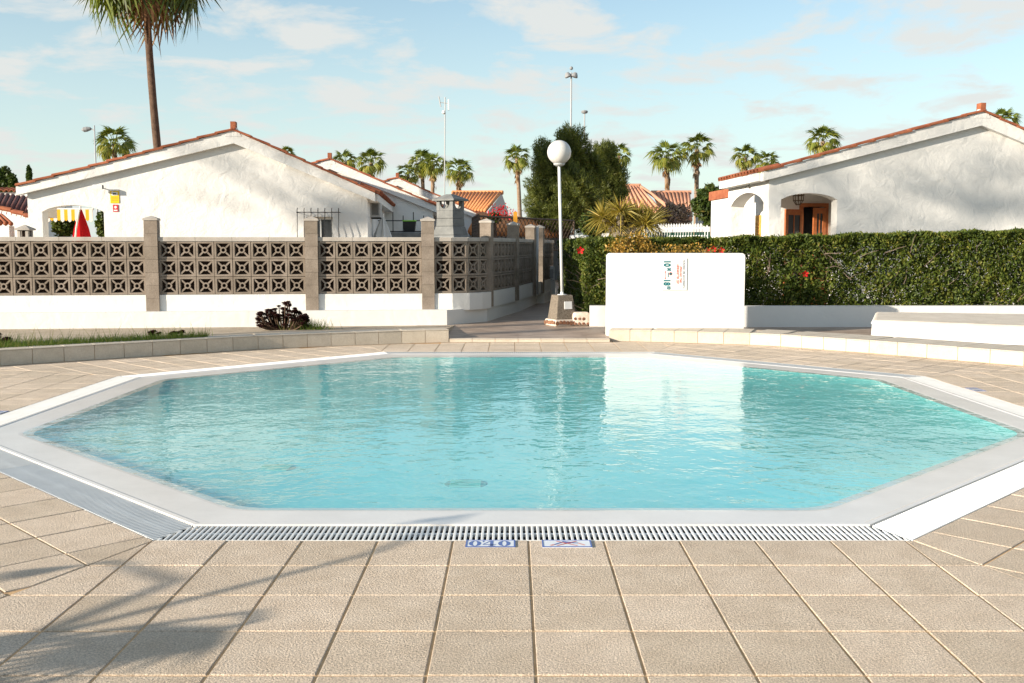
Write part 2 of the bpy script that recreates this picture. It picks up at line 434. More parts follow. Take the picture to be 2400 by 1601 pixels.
def text_mesh(txt, size, mat, name='lettering', depth=0.0015, bold=0.0):
    cu_ = bpy.data.curves.new('tmp', 'FONT'); cu_.body = txt; cu_.size = size; cu_.extrude = depth; cu_.align_x = 'CENTER'; cu_.offset = bold
    o = bpy.data.objects.new('tmp', cu_); col.objects.link(o)
    dg = bpy.context.evaluated_depsgraph_get()
    me = bpy.data.meshes.new_from_object(o.evaluated_get(dg)); me.name = name
    bpy.data.objects.remove(o); bpy.data.curves.remove(cu_)
    me.materials.clear(); me.materials.append(mat)
    return me

# ================================================================== ground, pool and deck
W = 3.36
AP = W * (1 + math.sqrt(2)) / 2
PC = Vector((0, AP))
T225 = math.tan(R(22.5))
NA = [R(-90 + 45 * i) for i in range(8)]                 # edge normals; 0 = the edge by the depth tiles
def ring(d, r=0.0, k=5):
    """octagon inset by d with rounded corners, counter-clockwise"""
    pts = []
    a = AP - d
    for i in range(8):
        va = NA[i] + R(22.5); rad = a / math.cos(R(22.5))
        vx, vy = PC.x + rad * math.cos(va), PC.y + rad * math.sin(va)
        rr = max(r, 0.002); cr = rr / math.cos(R(22.5))
        cx, cy = vx - cr * math.cos(va), vy - cr * math.sin(va)
        for j in range(k):
            an = NA[i] + R(45) * j / (k - 1)
            pts.append((cx + rr * math.cos(an), cy + rr * math.sin(an)))
    return pts
def rings_mesh(name, rings, mat, parent=None, fill=False, smooth=False):
    mb = MB(); vs = []; fs = []
    n = len(rings[0][0])
    for pts, z in rings: vs += [(x, y, z) for x, y in pts]
    for i in range(len(rings) - 1):
        for k in range(n):
            k2 = (k + 1) % n
            fs.append((i * n + k, i * n + k2, (i + 1) * n + k2, (i + 1) * n + k))
    if fill: fs.append(tuple((len(rings) - 1) * n + k for k in range(n)))
    mb.add(vs, fs)
    o = mb.build(name, mat, parent, smooth, recalc=False)
    return o
def far_ring(rad, k=5):
    p0 = ring(0)
    return [(PC.x + (x - PC.x) / math.hypot(x - PC.x, y - PC.y) * rad, PC.y + (y - PC.y) / math.hypot(x - PC.x, y - PC.y) * rad) for x, y in p0]
struct(rings_mesh('ground', [(far_ring(3000), -0.03), (far_ring(60), -0.03), (ring(-0.02), -0.03)], M['ground']))
basin = struct(rings_mesh('pool_basin', [(ring(0.585, 0.30), -0.0075), (ring(0.60, 0.30), -0.018), (ring(0.68, 0.32), -0.045), (ring(0.95, 0.4), -0.09), (ring(1.6, 0.5), -0.11)],
                          M['poolblue'], fill=True, smooth=True))
rings_mesh('rim', [(ring(0.243), -0.03), (ring(0.243), 0.004), (ring(0.268), 0.005), (ring(0.283), 0.0005), (ring(0.50, 0.28), -0.0012), (ring(0.587, 0.30), -0.0077)],
           M['poolwhite'], basin)
rings_mesh('gutter', [(ring(-0.004), -0.004), (ring(0.0), -0.005), (ring(0.002), -0.09), (ring(0.242), -0.09), (ring(0.2428), -0.028)], M['darkvoid'], basin)
for cx, cy, rr in ((-1.60, 1.95, 0.13), (-0.37, 1.52, 0.13), (-2.16, 1.50, 0.11)):
    mb = MB().lathe([(rr, 0), (rr * .96, .004), (rr * .3, .006)], 18)
    for q in range(5): mb.box(-rr * .7, rr * .7, (q - 2) * rr * .3 - .004, (q - 2) * rr * .3 + .004, .004, .010)
    mb.build('floor_drain', M['drain'], basin, loc=(cx, cy, -0.109))
struct(rings_mesh('water', [(ring(0.262), -0.003)], M['water'], fill=True))

# overflow grates, one on each side of the octagon
P_SL = 0.0252
slat_me = MB().cbox(-0.0060, 0.0060, -0.236, -0.004, -0.008, 0.0, 0.002).mesh('slat', M['plastic'])
glabels = {0: "white slatted overflow grate running beside the blue numbered depth tile",
           4: "white slatted overflow grate on the pool edge facing the lamp and brown path",
           3: "white slatted overflow grate on the pool edge facing the white wall with the sign",
           1: "white slatted overflow grate running up from the crossed-out diver tile end of the pool",
           7: "white slatted overflow grate running up from the 0'40 tile end of the pool",
           2: "white slatted overflow grate beside the lone glazed tile opposite the breeze block fence corner",
           6: "white slatted overflow grate on the pool edge nearest the small grassy purple plant",
           5: "white slatted overflow grate on the pool edge facing the dark purple plant"}
budget = {0: 300, 1: 80, 7: 80}
for i in range(8):
    n_ = Vector((math.cos(NA[i]), math.sin(NA[i])))
    mid = PC + n_ * AP
    e = empty('overflow_grate', (mid.x, mid.y, 0), NA[i] + R(90))           # local x along the edge, local -y outward
    tag(e, glabels.get(i, "white slatted overflow grate on a slanting side edge of the pool"), 'grate', 'overflow grates round the pool')
    # local frame: +y is inward (into the pool)
    cnt = int((W / 2 - 0.01) / P_SL)
    cells = sorted(range(-cnt, cnt + 1), key=lambda k: ((mid.x + math.cos(NA[i] + R(90)) * k * P_SL - cam.location.x) ** 2 + (mid.y + math.sin(NA[i] + R(90)) * k * P_SL - cam.location.y) ** 2))
    rest = MB(); used = 0
    for k in cells:
        s = k * P_SL
        dmax = min(0.236, (W / 2 - abs(s)) / T225)
        if dmax < 0.02: continue
        if used < budget.get(i, 0):
            o = inst('slat', slat_me, e, (s, 0, 0), (0, 0, math.pi)); o.location.y = 0
            if dmax < 0.235: o.scale = (1, dmax / 0.236, 1)
            used += 1
        else:
            rest.box(s - 0.0060, s + 0.0060, 0.004, dmax, -0.008, 0.0)
    if rest.v: stuff(rest.build('slats', M['plastic'], e, recalc=False))
    rl = W / 2 - 0.12 * T225 - 0.01
    MB().box(-rl, rl, 0.108, 0.128, -0.018, -0.0045).build('cross_rail', M['plastic'], e, recalc=False)
    MB().box(-W / 2 + .01, W / 2 - .01, 0.0, 0.006, -0.03, -0.001).build('edge_rail', M['plastic'], e, recalc=False)

# kerb polylines (front bottom edge)
KL = [(-8.6, 4.2), (-5.67, 6.60), (-3.30, 8.38), (-2.45, 8.79), (-1.57, 9.16), (-0.95, 9.33)]
KR = [(1.24, 9.52), (1.80, 9.40), (2.40, 9.20), (3.05, 8.98), (3.40, 8.76), (4.26, 7.93), (5.47, 6.58), (7.6, 4.2)]
def above(poly, x, y):
    for (x0, y0), (x1, y1) in zip(poly[:-1], poly[1:]):
        if x0 <= x <= x1: return y > y0 + (y1 - y0) * (x - x0) / (x1 - x0) + 0.10
    return False
deck = struct(rings_mesh('pool_deck', [(far_ring(13), -0.0045), (ring(-0.003), -0.0045)], M['grout']))
TS, TD, JG = 1 / 3, 0.3565, 0.0090
def clip(poly, a, b, c):
    """keep a*x+b*y<=c"""
    outp = []
    for i in range(len(poly)):
        p, q = poly[i], poly[(i + 1) % len(poly)]
        dp, dq = a * p[0] + b * p[1] - c, a * q[0] + b * q[1] - c
        if dp <= 0: outp.append(p)
        if (dp < 0 < dq) or (dq < 0 < dp):
            k = dp / (dp - dq); outp.append((p[0] + (q[0] - p[0]) * k, p[1] + (q[1] - p[1]) * k))
    return outp
cosw, sinw = math.cos(R(22.5)), math.sin(R(22.5))
tiles = []
for i in range(8):
    n_ = Vector((math.cos(NA[i]), math.sin(NA[i]))); e_ = Vector((-n_.y, n_.x)); mid = PC + n_ * AP
    rows = {0: 12, 1: 12, 7: 12, 2: 8, 6: 8}.get(i, 6)
    off = (-0.6877 % TS) if i == 0 else (0.11 + 0.07 * i) % TS
    for r in range(rows):
        d0, d1 = r * TD, (r + 1) * TD
        smax = W / 2 + d1 * T225 + TS
        k0 = math.floor((-smax - off) / TS)
        for k in range(k0, -k0 + 2):
            s0 = off + k * TS
            poly = [(s0 + JG / 2, d0 + JG / 2), (s0 + TS - JG / 2, d0 + JG / 2), (s0 + TS - JG / 2, d1 - JG / 2), (s0 + JG / 2, d1 - JG / 2)]
            h = JG / 2 * 0.7
            poly = clip(poly, cosw, -sinw, W / 2 * cosw - h)
            poly = clip(poly, -cosw, -sinw, W / 2 * cosw - h) if poly else poly
            if len(poly) < 3: continue
            ar = 0.5 * abs(sum(poly[j][0] * poly[(j + 1) % len(poly)][1] - poly[(j + 1) % len(poly)][0] * poly[j][1] for j in range(len(poly))))
            if ar < 0.0015: continue
            full = len(poly) == 4 and ar > (TS - JG) * (TD - JG) * 0.999
            cs = sum(p[0] for p in poly) / len(poly); cd = sum(p[1] for p in poly) / len(poly)
            wp = mid + e_ * cs + n_ * cd
            if wp.y > 9.40 and -1.0 < wp.x < 1.3: continue
            if above(KL, wp.x, wp.y) or above(KR, wp.x, wp.y): continue
            dist = math.hypot(wp.x - cam.location.x, wp.y - cam.location.y)
            vis = wp.y > -1.75 and abs(wp.x - cam.location.x) < 0.53 * (wp.y - cam.location.y) + 0.15
            tiles.append((0 if vis else 1, dist, full, [(p[0] - cs, p[1] - cd) for p in poly], wp, math.atan2(e_.y, e_.x), e_, n_))
tiles.sort(key=lambda q: (q[0], q[1]))
full_me = {}
rest = MB()
for j, (nv, dist, full, poly, wp, ang, e_, n_) in enumerate(tiles):
    # local +y is outward (d), which is -90 deg turned from e_: flip
    lp = [(p[0], -p[1]) for p in poly][::-1]
    if nv == 0 and j < 298:
        if full:
            if 'm' not in full_me: full_me['m'] = MB().prism(lp, -0.014, 0.0, 0.003).mesh('paver', M['tile'])
            me = full_me['m']
        else: me = MB().prism(lp, -0.014, 0.0, 0.003).mesh('paver', M['tile'])
        inst('paver', me, deck, (wp.x, wp.y, random.uniform(-0.0012, 0.0006)), (random.gauss(0, 0.0016), random.gauss(0, 0.0016), ang))
    else:
        ca, sa = math.cos(ang), math.sin(ang)
        rest.prism([(wp.x + x * ca - y * sa, wp.y + x * sa + y * ca) for x, y in lp], -0.014, random.uniform(-0.001, 0.0006), 0.003)
stuff(rest.build('pavers', M['tile'], deck, recalc=False))
print('pavers', len(tiles), sum(1 for q in tiles if q[0] == 0))

# glazed depth tiles let into the deck
def glazed(name, label, x0, x1, y0, y1):
    e = empty(name, ((x0 + x1) / 2, (y0 + y1) / 2, 0)); w2, h2 = (x1 - x0) / 2, (y1 - y0) / 2
    MB().cbox(-w2, w2, -h2, h2, -0.006, 0.003, 0.001).build('plate', M['glaze'], e)
    b = 0.007
    fr_ = MB()
    fr_.box(-w2, -w2 + b, -h2, h2, .001, .0042).box(w2 - b, w2, -h2, h2, .001, .0042).box(-w2 + b, w2 - b, -h2, -h2 + b * .8, .001, .0042).box(-w2 + b, w2 - b, h2 - b * .6, h2, .001, .0042)
    fr_.build('border', M['blueprint'], e, recalc=False)
    tag(e, label, 'depth tile')
    return e
def zero(mb, cx, w_, h_, z=0.0036):
    n = 20; vs = []; fs = []
    for k in range(n):
        a = 2 * math.pi * k / n
        vs += [(cx + w_ * math.cos(a), h_ * math.sin(a), z), (cx + w_ * 0.36 * math.cos(a), h_ * 0.88 * math.sin(a), z)]
    for k in range(n): k2 = (k + 1) % n; fs.append((2 * k, 2 * k2, 2 * k2 + 1, 2 * k + 1))
    mb.add(vs, fs)
e = glazed('depth_tile', "white and blue glazed depth tile reading 0'40", -0.296, -0.079, -0.112, -0.010)
mb = MB(); zero(mb, -0.068, 0.027, 0.040); zero(mb, 0.060, 0.027, 0.040)
z_ = 0.0036
mb.add([(-.002, .040, z_), (.012, .040, z_), (.012, -.040, z_), (-.002, -.040, z_)], [(0, 1, 2, 3)])
mb.add([(-.004, .038, z_), (-.001, .030, z_), (-.027, -.010, z_), (-.034, -.012, z_)], [(0, 1, 2, 3)])
mb.add([(-.034, -.012, z_), (-.034, -.020, z_), (.024, -.020, z_), (.024, -.012, z_)], [(0, 1, 2, 3)])
mb.add([(-.010, -.040, z_), (.021, -.040, z_), (.021, -.034, z_), (-.010, -.034, z_)], [(0, 1, 2, 3)])
mb.add([(-.036, .040, z_), (-.027, .040, z_), (-.027, .030, z_), (-.034, .016, z_)], [(0, 1, 2, 3)])
mb.build('numeral', M['blueprint'], e, recalc=False)
e = glazed('depth_tile', "white glazed tile with a crossed-out diver and blue border", 0.037, 0.254, -0.112, -0.010)
mb = MB()
def bar(mb, x0, y0, x1, y1, w_, z): 
    d = Vector((x1 - x0, y1 - y0)).normalized(); n_ = Vector((-d.y, d.x)) * w_ / 2
    mb.add([(x0 + n_.x, y0 + n_.y, z), (x1 + n_.x, y1 + n_.y, z), (x1 - n_.x, y1 - n_.y, z), (x0 - n_.x, y0 - n_.y, z)], [(0, 3, 2, 1)])
bar(mb, -0.045, 0.034, 0.045, -0.034, 0.006, 0.0041); bar(mb, -0.045, -0.034, 0.045, 0.034, 0.006, 0.0044)
mb.build('cross', M['redprint'], e, recalc=False)
mb = MB(); bar(mb, -0.020, 0.026, 0.020, 0.010, 0.022, 0.0036); bar(mb, 0.018, 0.012, 0.05, 0.006, 0.012, 0.0037); bar(mb, -0.018, 0.020, -0.055, -0.018, 0.010, 0.0038)
mb.build('diver', M['blueprint'], e, recalc=False)
mb = MB(); bar(mb, 0.048, 0.008, 0.078, -0.026, 0.008, 0.0036); bar(mb, -0.054, -0.016, -0.072, -0.030, 0.012, 0.0036)
mb.build('limb', M['pinkprint'], e, recalc=False)
# two more of them at the slanting sides, seen edge-on
for (i, s, lab) in ((5, -0.95, None), (6, 0.62, "glazed blue and white tile by the pool edge nearest the grassy bed"), (2, 0.70, "glazed blue and white tile by the pool edge nearest the low white platform")):
    if lab is None: continue
    n_ = Vector((math.cos(NA[i]), math.sin(NA[i]))); e_ = Vector((-n_.y, n_.x)); q = PC + n_ * (AP + 0.064) + e_ * s
    g_ = glazed('depth_tile', lab, -0.108, 0.108, -0.051, 0.051); g_.location = (q.x, q.y, 0); g_.rotation_euler = (0, 0, NA[i] + R(90))
    mb = MB(); zero(mb, -0.050, 0.027, 0.036); zero(mb, 0.050, 0.027, 0.036); mb.build('numeral', M['blueprint'], g_, recalc=False)

# ------------------------------------------------------------------ kerbs and raised ground
def offset_poly(pl, d):
    """offset an open polyline to its left by d"""
    outp = []
    for i in range(len(pl)):
        a = Vector(pl[max(i - 1, 0)]); b = Vector(pl[i]); c = Vector(pl[min(i + 1, len(pl) - 1)])
        d1 = (b - a).normalized() if i else (c - b).normalized()
        d2 = (c - b).normalized() if i < len(pl) - 1 else d1
        t_ = (d1 + d2).normalized(); n_ = Vector((-t_.y, t_.x)); k = d / max(0.4, n_.dot(Vector((-d1.y, d1.x))))
        outp.append((b.x + n_.x * k, b.y + n_.y * k))
    return outp
def strip(mb, front, back, z0, z1):
    n = len(front)
    vs = [(x, y, z0) for x, y in front] + [(x, y, z0) for x, y in back] + [(x, y, z1) for x, y in front] + [(x, y, z1) for x, y in back]
    fs = []
    for i in range(n - 1):
        fs += [(2 * n + i, 2 * n + i + 1, 3 * n + i + 1, 3 * n + i), (i, i + 1, 2 * n + i + 1, 2 * n + i), (n + i + 1, n + i, 3 * n + i, 3 * n + i + 1), (i + 1, i, n + i, n + i + 1)]
    fs += [(0, 2 * n, 3 * n, n), (n - 1, 2 * n - 1, 4 * n - 1, 3 * n - 1)]
    return mb.add(vs, fs)
def along(pl, step):
    """yield (p, q) pieces of about step length, segment by segment"""
    for a, b in zip(pl[:-1], pl[1:]):
        a, b = Vector(a), Vector(b); L = (b - a).length; n = max(1, round(L / step))
        for k in range(n): yield a + (b - a) * (k / n), a + (b - a) * ((k + 1) / n)
def tiled_kerb(pl, h, z0, label, capw=0.33, step=0.335, cap=True):
    e = empty('kerb', (pl[len(pl) // 2][0], pl[len(pl) // 2][1], z0)); ox, oy = e.location.x, e.location.y
    tag(e, label, 'kerb')
    lp = [(x - ox, y - oy) for x, y in pl]
    strip(MB(), offset_poly(lp, 0.012), offset_poly(lp, 0.20), -0.03 - z0, h - 0.012).build('core', M['grout'], e)
    for a, b in along(lp, step):
        d = (b - a); L = d.length; ang = math.atan2(d.y, d.x)
        g = 0.003
        MB().cbox(g, L - g, 0.0, 0.03, 0.004, h - 0.014, 0.002).build('face_tile', M['kerbtile'], e, loc=(a.x, a.y, 0)).rotation_euler = (0, 0, ang)
        if cap:
            o = MB().cbox(g, L - g, -0.006, capw, h - 0.012, h + random.uniform(-.0006, .0006), 0.004).build('cap_tile', M['kerbtile'], e, loc=(a.x, a.y, 0)); o.rotation_euler = (0, 0, ang)
    return e
tiled_kerb(KL, 0.18, 0, 'long beige tiled kerb holding the grass strip and dark purple plants', 0.30)
tiled_kerb(KR, 0.16, 0, 'long beige tiled kerb in full sun below the white wall with the sign', 0.70)
tiled_kerb([(-0.945, 9.335), (1.235, 9.335)], 0.052, 0, 'low beige step between the pool deck and the brown path', 0.10, 0.333)
UF = Vector((math.cos(R(6.5)), math.sin(R(6.5)))); P3 = Vector((-1.45, 12.04))
def tpx(px, base=P3, u=UF):
    k = (px - 1200) / 2384 / 0.9957 * 0.9957
    # x/(y+4.4077) = k
    return (k * (base.y + 4.4077) * 0.9957 + cam.location.x - base.x) / (u.x - k * 0.9957 * u.y)
KLo = offset_poly(KL, 0.27)
bl = P3 + UF * -11 + Vector((0.1132, -0.9936)) * 0.3
bedf = KLo; bedb = [(x - .05, 11.80 + (x + 1.13) * 0.114) for x, y in KL]
bed_mb = strip(MB(), bedf, bedb, -0.03, 0.155)
bed_mb.v = [(x, y, 0.045 if (z > .1 and i >= 3 * len(bedf)) else z) for i, (x, y, z) in enumerate(bed_mb.v)]
bed = struct(bed_mb.build('planter_bed', M['soil']))
KRo = offset_poly(KR, 0.05); KRb = offset_poly(KR, 0.72)
struct(strip(MB(), KRo, KRb, -0.03, 0.146).build('raised_terrace', M['tile']))
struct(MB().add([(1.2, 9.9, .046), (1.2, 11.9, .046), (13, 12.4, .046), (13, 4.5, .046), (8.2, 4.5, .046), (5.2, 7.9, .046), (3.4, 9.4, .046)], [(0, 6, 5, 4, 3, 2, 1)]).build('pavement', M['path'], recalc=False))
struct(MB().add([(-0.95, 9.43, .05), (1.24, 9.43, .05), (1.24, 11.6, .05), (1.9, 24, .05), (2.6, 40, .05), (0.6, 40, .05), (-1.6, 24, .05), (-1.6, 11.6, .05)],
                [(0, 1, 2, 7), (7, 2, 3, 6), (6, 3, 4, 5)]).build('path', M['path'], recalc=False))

# ------------------------------------------------------------------ low white walls
def rounded_plate(x0, x1, z0, z1, r, n=5):
    pts = [(x0, z0), (x1, z0)]
    for k in range(n + 1): a = k / n * math.pi / 2; pts.append((x1 - r + r * math.cos(a), z1 - r + r * math.sin(a)))
    for k in range(n + 1): a = math.pi / 2 + k / n * math.pi / 2; pts.append((x0 + r + r * math.cos(a), z1 - r + r * math.sin(a)))
    return pts
o = MB().plate(rounded_plate(1.24, 3.155, -0.02, 1.205, 0.05), [], 9.80, 10.04).build('sign_wall', M['whitewall'])
bv = o.modifiers.new('soft', 'BEVEL'); bv.width = 0.03; bv.segments = 3; bv.limit_method = 'ANGLE'
tag(o, 'freestanding white plastered wall carrying the lifeguard hours sign', 'wall')
pw = [(1.12, 11.50), (1.6, 11.46), (3.5, 11.40), (5.2, 11.42), (8.2, 11.50), (12.5, 11.7)]
o = strip(MB(), pw, offset_poly(pw, 0.22), -0.02, 0.37).build('planter_wall', M['whitewall'])
tag(o, 'low white planter wall with chipped paint in front of the hedge', 'wall')
# white slab with a rounded end
fr_ = [(4.63, 8.93), (5.3, 8.48), (6.2, 7.88), (7.4, 7.0)]
bk_ = [(5.03, 9.92), (5.7, 9.72), (6.9, 9.45), (8.6, 9.0)]
mb = MB(); n = len(fr_)
vs = [(x, y, .10) for x, y in fr_] + [(x, y, .305) for x, y in fr_] + [(x + .03, y + .05, .335) for x, y in fr_] + [(x, y, .385) for x, y in bk_] + [(x, y + .03, .10) for x, y in bk_]
fs = []
for rr in range(4):
    for i in range(n - 1): fs.append((rr * n + i, rr * n + i + 1, (rr + 1) * n + i + 1, (rr + 1) * n + i))
fs.append(tuple(rr * n for rr in (0, 1, 2, 3, 4))); fs.append(tuple(rr * n + n - 1 for rr in (4, 3, 2, 1, 0)))
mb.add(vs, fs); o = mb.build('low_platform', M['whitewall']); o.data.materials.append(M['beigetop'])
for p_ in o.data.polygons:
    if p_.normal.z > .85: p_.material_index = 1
bv = o.modifiers.new('soft', 'BEVEL'); bv.width = 0.05; bv.segments = 4; bv.limit_method = 'ANGLE'; bv.angle_limit = R(35)
tag(o, 'low white plastered platform with a beige top in front of the hedge', 'platform')

# ------------------------------------------------------------------ sign on the wall
SX0, SX1, SZ0, SZ1, SY = 1.995, 2.342, 0.69, 1.135, 9.80
e = empty('hours_sign', ((SX0 + SX1) / 2, SY, (SZ0 + SZ1) / 2)); w2, h2 = (SX1 - SX0) / 2, (SZ1 - SZ0) / 2
tag(e, 'white lifeguard hours sign turned sideways reading 10 00 to 18 00', 'sign')
MB().box(-w2, w2, -0.012, 0.002, -h2, h2).build('board', M['signwhite'], e)
def sgn(txt, size, mat, px_, pz_, sx=1.0, bold=0.0):
    """sideways lettering: reads downwards; px_ is the column's baseline x, pz_ the centre along the text"""
    me = text_mesh(txt, size, mat, bold=bold)
    o = inst('lettering', me, e, (px_, -0.0135, pz_))
    o.matrix_local = Matrix.Translation((px_, -0.0135, pz_)) @ Matrix(((0, 1, 0, 0), (0, 0, -1, 0), (-1, 0, 0, 0), (0, 0, 0, 1))) @ Matrix.Diagonal((sx, 1, 1, 1))
    return o
sgn('10', 0.122, M['teal'], -w2 + 0.030, 0.150, 0.74, .0065); sgn('00', 0.066, M['teal'], -w2 + 0.075, 0.066, 0.70, .0035)
sgn('18', 0.122, M['teal'], -w2 + 0.030, -0.112, 0.74, .0065); sgn('00', 0.066, M['teal'], -w2 + 0.075, -0.190, 0.70, .0035)
sgn('HORARIO DEL SOCORRISTA', 0.042, M['greyprint'], w2 - 0.056, 0.0, 0.74, .0012)
sgn('LIFEGUARD TIME', 0.040, M['pinkprint'], w2 - 0.100, 0.0, .78, .0015); sgn('LEBENSRETTER ZEIT', 0.040, M['pinkprint'], w2 - 0.142, 0.0, .78, .0015)
mb = MB().box(-w2 + .043, -w2 + .048, -.0145, -.0125, -.055, .03)
for zc, sg in ((-.062, 1), (.037, -1)): mb.add([(-w2 + .0455, -.0145, zc - .012 * sg), (-w2 + .034, -.0145, zc + .012 * sg), (-w2 + .057, -.0145, zc + .012 * sg)], [(0, 1, 2)])
mb.build('arrow', M['redprint'], e, recalc=False)
MB().box(-w2 + .080, -w2 + .092, -.0145, -.0125, -.045, .025).build('strip', M['teal'], e, recalc=False)
mb = MB(); mb.add([(-w2 + .122 + .024 * math.cos(a), -.0135, .006 + .024 * math.sin(a)) for a in np.linspace(0, 2 * math.pi, 17)[:-1]], [tuple(range(16))]); mb.build('badge_ring', M['redprint'], e, recalc=False)
mb = MB(); mb.add([(-w2 + .122 + .017 * math.cos(a), -.0145, .006 + .017 * math.sin(a)) for a in np.linspace(0, 2 * math.pi, 17)[:-1]], [tuple(range(16))]); mb.build('badge', M['teal'], e, recalc=False)
for zc in (.195, -.185): MB().lathe([(.006, 0), (.006, .003), (.003, .004)], 8).build('screw', M['greymetal'], e, loc=(-w2 + .14, -.012, zc)).rotation_euler = (R(90), 0, 0)

# ------------------------------------------------------------------ breeze block fence
fence = empty('breeze_block_fence', (P3.x, P3.y, 0))
tag(fence, 'breeze block garden fence with square posts on a white base turning into the path', 'fence')
FX, FY = P3.x, P3.y
BH = 0.2785; Z0 = 0.545
def breeze(bw):
    mb = MB(); g = 0.004; a = bw / 2 - g; b = BH / 2 - g; fw = 0.030; D = 0.085
    # frame with a bevelled inner edge
    o4 = [(-a, -b), (a, -b), (a, b), (-a, b)]; i4 = [(-a + fw, -b + fw), (a - fw, -b + fw), (a - fw, b - fw), (-a + fw, b - fw)]
    j4 = [(x * 0.93, z * 0.93) for x, z in i4]
    vs = [(x, 0, z) for x, z in o4] + [(x, 0, z) for x, z in i4] + [(x, D, z) for x, z in j4] + [(x, D, z) for x, z in o4]
    fs = []
    for i in range(4):
        k = (i + 1) % 4
        fs += [(i, k, 4 + k, 4 + i), (4 + i, 4 + k, 8 + k, 8 + i), (12 + k, 12 + i, 8 + i, 8 + k), (k, i, 12 + i, 12 + k)]
    mb.add(vs, fs)
    ro, ri, n = 0.050, 0.028, 12; y0, y1 = 0.006, 0.075
    vs = []; fs = []
    for k in range(n):
        c_, s_ = math.cos(2 * math.pi * k / n), math.sin(2 * math.pi * k / n)
        vs += [(ro * c_, y0, ro * s_), (ri * c_, y0, ri * s_), (ri * c_, y1, ri * s_), (ro * c_, y1, ro * s_)]
    for k in range(n):
        q = (k + 1) % n
        fs += [(4 * k, 4 * q, 4 * q + 1, 4 * k + 1), (4 * k + 1, 4 * q + 1, 4 * q + 2, 4 * k + 2), (4 * k + 3, 4 * q + 3, 4 * q, 4 * k)]
    mb.add(vs, fs)
    for sx in (-1, 1):
        for sz in (-1, 1):
            p0 = Vector((sx * 0.031, sz * 0.031)); p1 = Vector((sx * (a - fw * .8), sz * (b - fw * .8)))
            d = (p1 - p0).normalized(); n_ = Vector((-d.y, d.x)) * 0.0125
            q = [p0 - n_, p1 - n_, p1 + n_, p0 + n_]
            mb.add([(v_.x, 0.010, v_.y) for v_ in q] + [(v_.x, 0.072, v_.y) for v_ in q], [(0, 1, 2, 3), (0, 1, 5, 4), (2, 3, 7, 6)])
    return mb.mesh('breeze_block', M['block'])
bcache = {}
def blk(c, ang, bw):
    key = round(bw, 3)
    if key not in bcache: bcache[key] = breeze(bw)
    for r in range(3):
        inst('breeze_block', bcache[key], fence, (c.x - FX + random.gauss(0, .0008), c.y - FY + random.gauss(0, .0015), Z0 + BH * (r + .5)), (0, random.gauss(0, .003), ang))
def bay(a, b, n):
    """n blocks from a to b (front face line), with a coping and a dark screen behind"""
    d = b - a; bw = d.length / n; ang = math.atan2(d.y, d.x); u = d.normalized(); back = Vector((-u.y, u.x))
    for k in range(n): blk(a + u * bw * (k + .5), ang, bw)
    nc = max(1, round(d.length / 0.62))
    for k in range(nc):
        q = a + u * (d.length / nc * k); L = d.length / nc
        MB().cbox(0.002, L - 0.002, -0.02, 0.115, 0, 0.062, 0.006).build('coping_stone', M['coping'], fence, loc=(q.x - FX, q.y - FY, Z0 + 3 * BH + .002)).rotation_euler = (0, 0, ang)
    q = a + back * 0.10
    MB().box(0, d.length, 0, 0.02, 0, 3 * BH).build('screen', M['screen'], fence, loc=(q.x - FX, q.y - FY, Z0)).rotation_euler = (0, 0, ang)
def post(c, ang, zb=0.285, zt=1.70, wd=0.20):
    h = wd / 2
    po = MB().box(-h + .006, h - .006, -h + .006, h - .006, 0, zt - zb).build('post', M['block'], fence, loc=(c.x - FX, c.y - FY, zb)); po.rotation_euler = (0, 0, ang)
    n = 7; hh = (zt - zb) / n
    for k in range(n):
        MB().box(-h, h, -h, h, 0.002, hh - .002).build('post_block', M['block'], po, loc=(random.gauss(0, .0008), random.gauss(0, .0008), k * hh))
    MB().add([(-h - .012, -h - .012, 0), (h + .012, -h - .012, 0), (h + .012, h + .012, 0), (-h - .012, h + .012, 0),
              (-h - .012, -h - .012, .03), (h + .012, -h - .012, .03), (h + .012, h + .012, .03), (-h - .012, h + .012, .03), (0, 0, .075)],
             [(0, 3, 2, 1), (0, 1, 5, 4), (1, 2, 6, 5), (2, 3, 7, 6), (3, 0, 4, 7), (4, 5, 8), (5, 6, 8), (6, 7, 8), (7, 4, 8)]).build('cap', M['coping'], po, loc=(0, 0, zt - zb + .001))
angF = R(6.5)
t1, t2 = tpx(357), tpx(730.5)
PP = [P3 + UF * t for t in (t1 - 2.75, t1, t2, 0)]
for c in PP: post(c, angF)
nf = Vector((UF.y, -UF.x))                                # towards the pool
fo = nf * 0.045
for (a, b, k) in ((0, 1, 9), (1, 2, 8), (2, 3, 6)): bay(PP[a] + UF * .101 + fo, PP[b] - UF * .101 + fo, k)
bay(PP[0] - UF * 2.7 + fo, PP[0] - UF * .101 + fo, 9)
# rounded corner bay
q = P3 + UF * .101 + fo
cpts = [q]
for dg in (8, 26, 47, 63):
    u = Vector((math.cos(R(dg)), math.sin(R(dg)))); bay(q, q + u * 0.278, 1); q = q + u * 0.280; cpts.append(q)
P4 = q + Vector((-0.02, 0.11)); S1 = Vector((-0.07, 14.75)); S2 = Vector((0.30, 17.05)); S3 = Vector((0.50, 17.75)); S4 = Vector((0.86, 20.1))
sd = math.atan2(S1.y - P4.y, S1.x - P4.x)
for c in (P4, S1, S2, S3): post(c, sd - R(90), zt=1.69, wd=0.19)
def sidebay(a, b, n):
    u = (b - a).normalized(); rgt = Vector((u.y, -u.x)) * 0.05
    bay(a + u * .1 + rgt, b - u * .1 + rgt, n)
sidebay(P4, S1, 7); sidebay(S1, S2, 8); sidebay(S3, S4, 8)
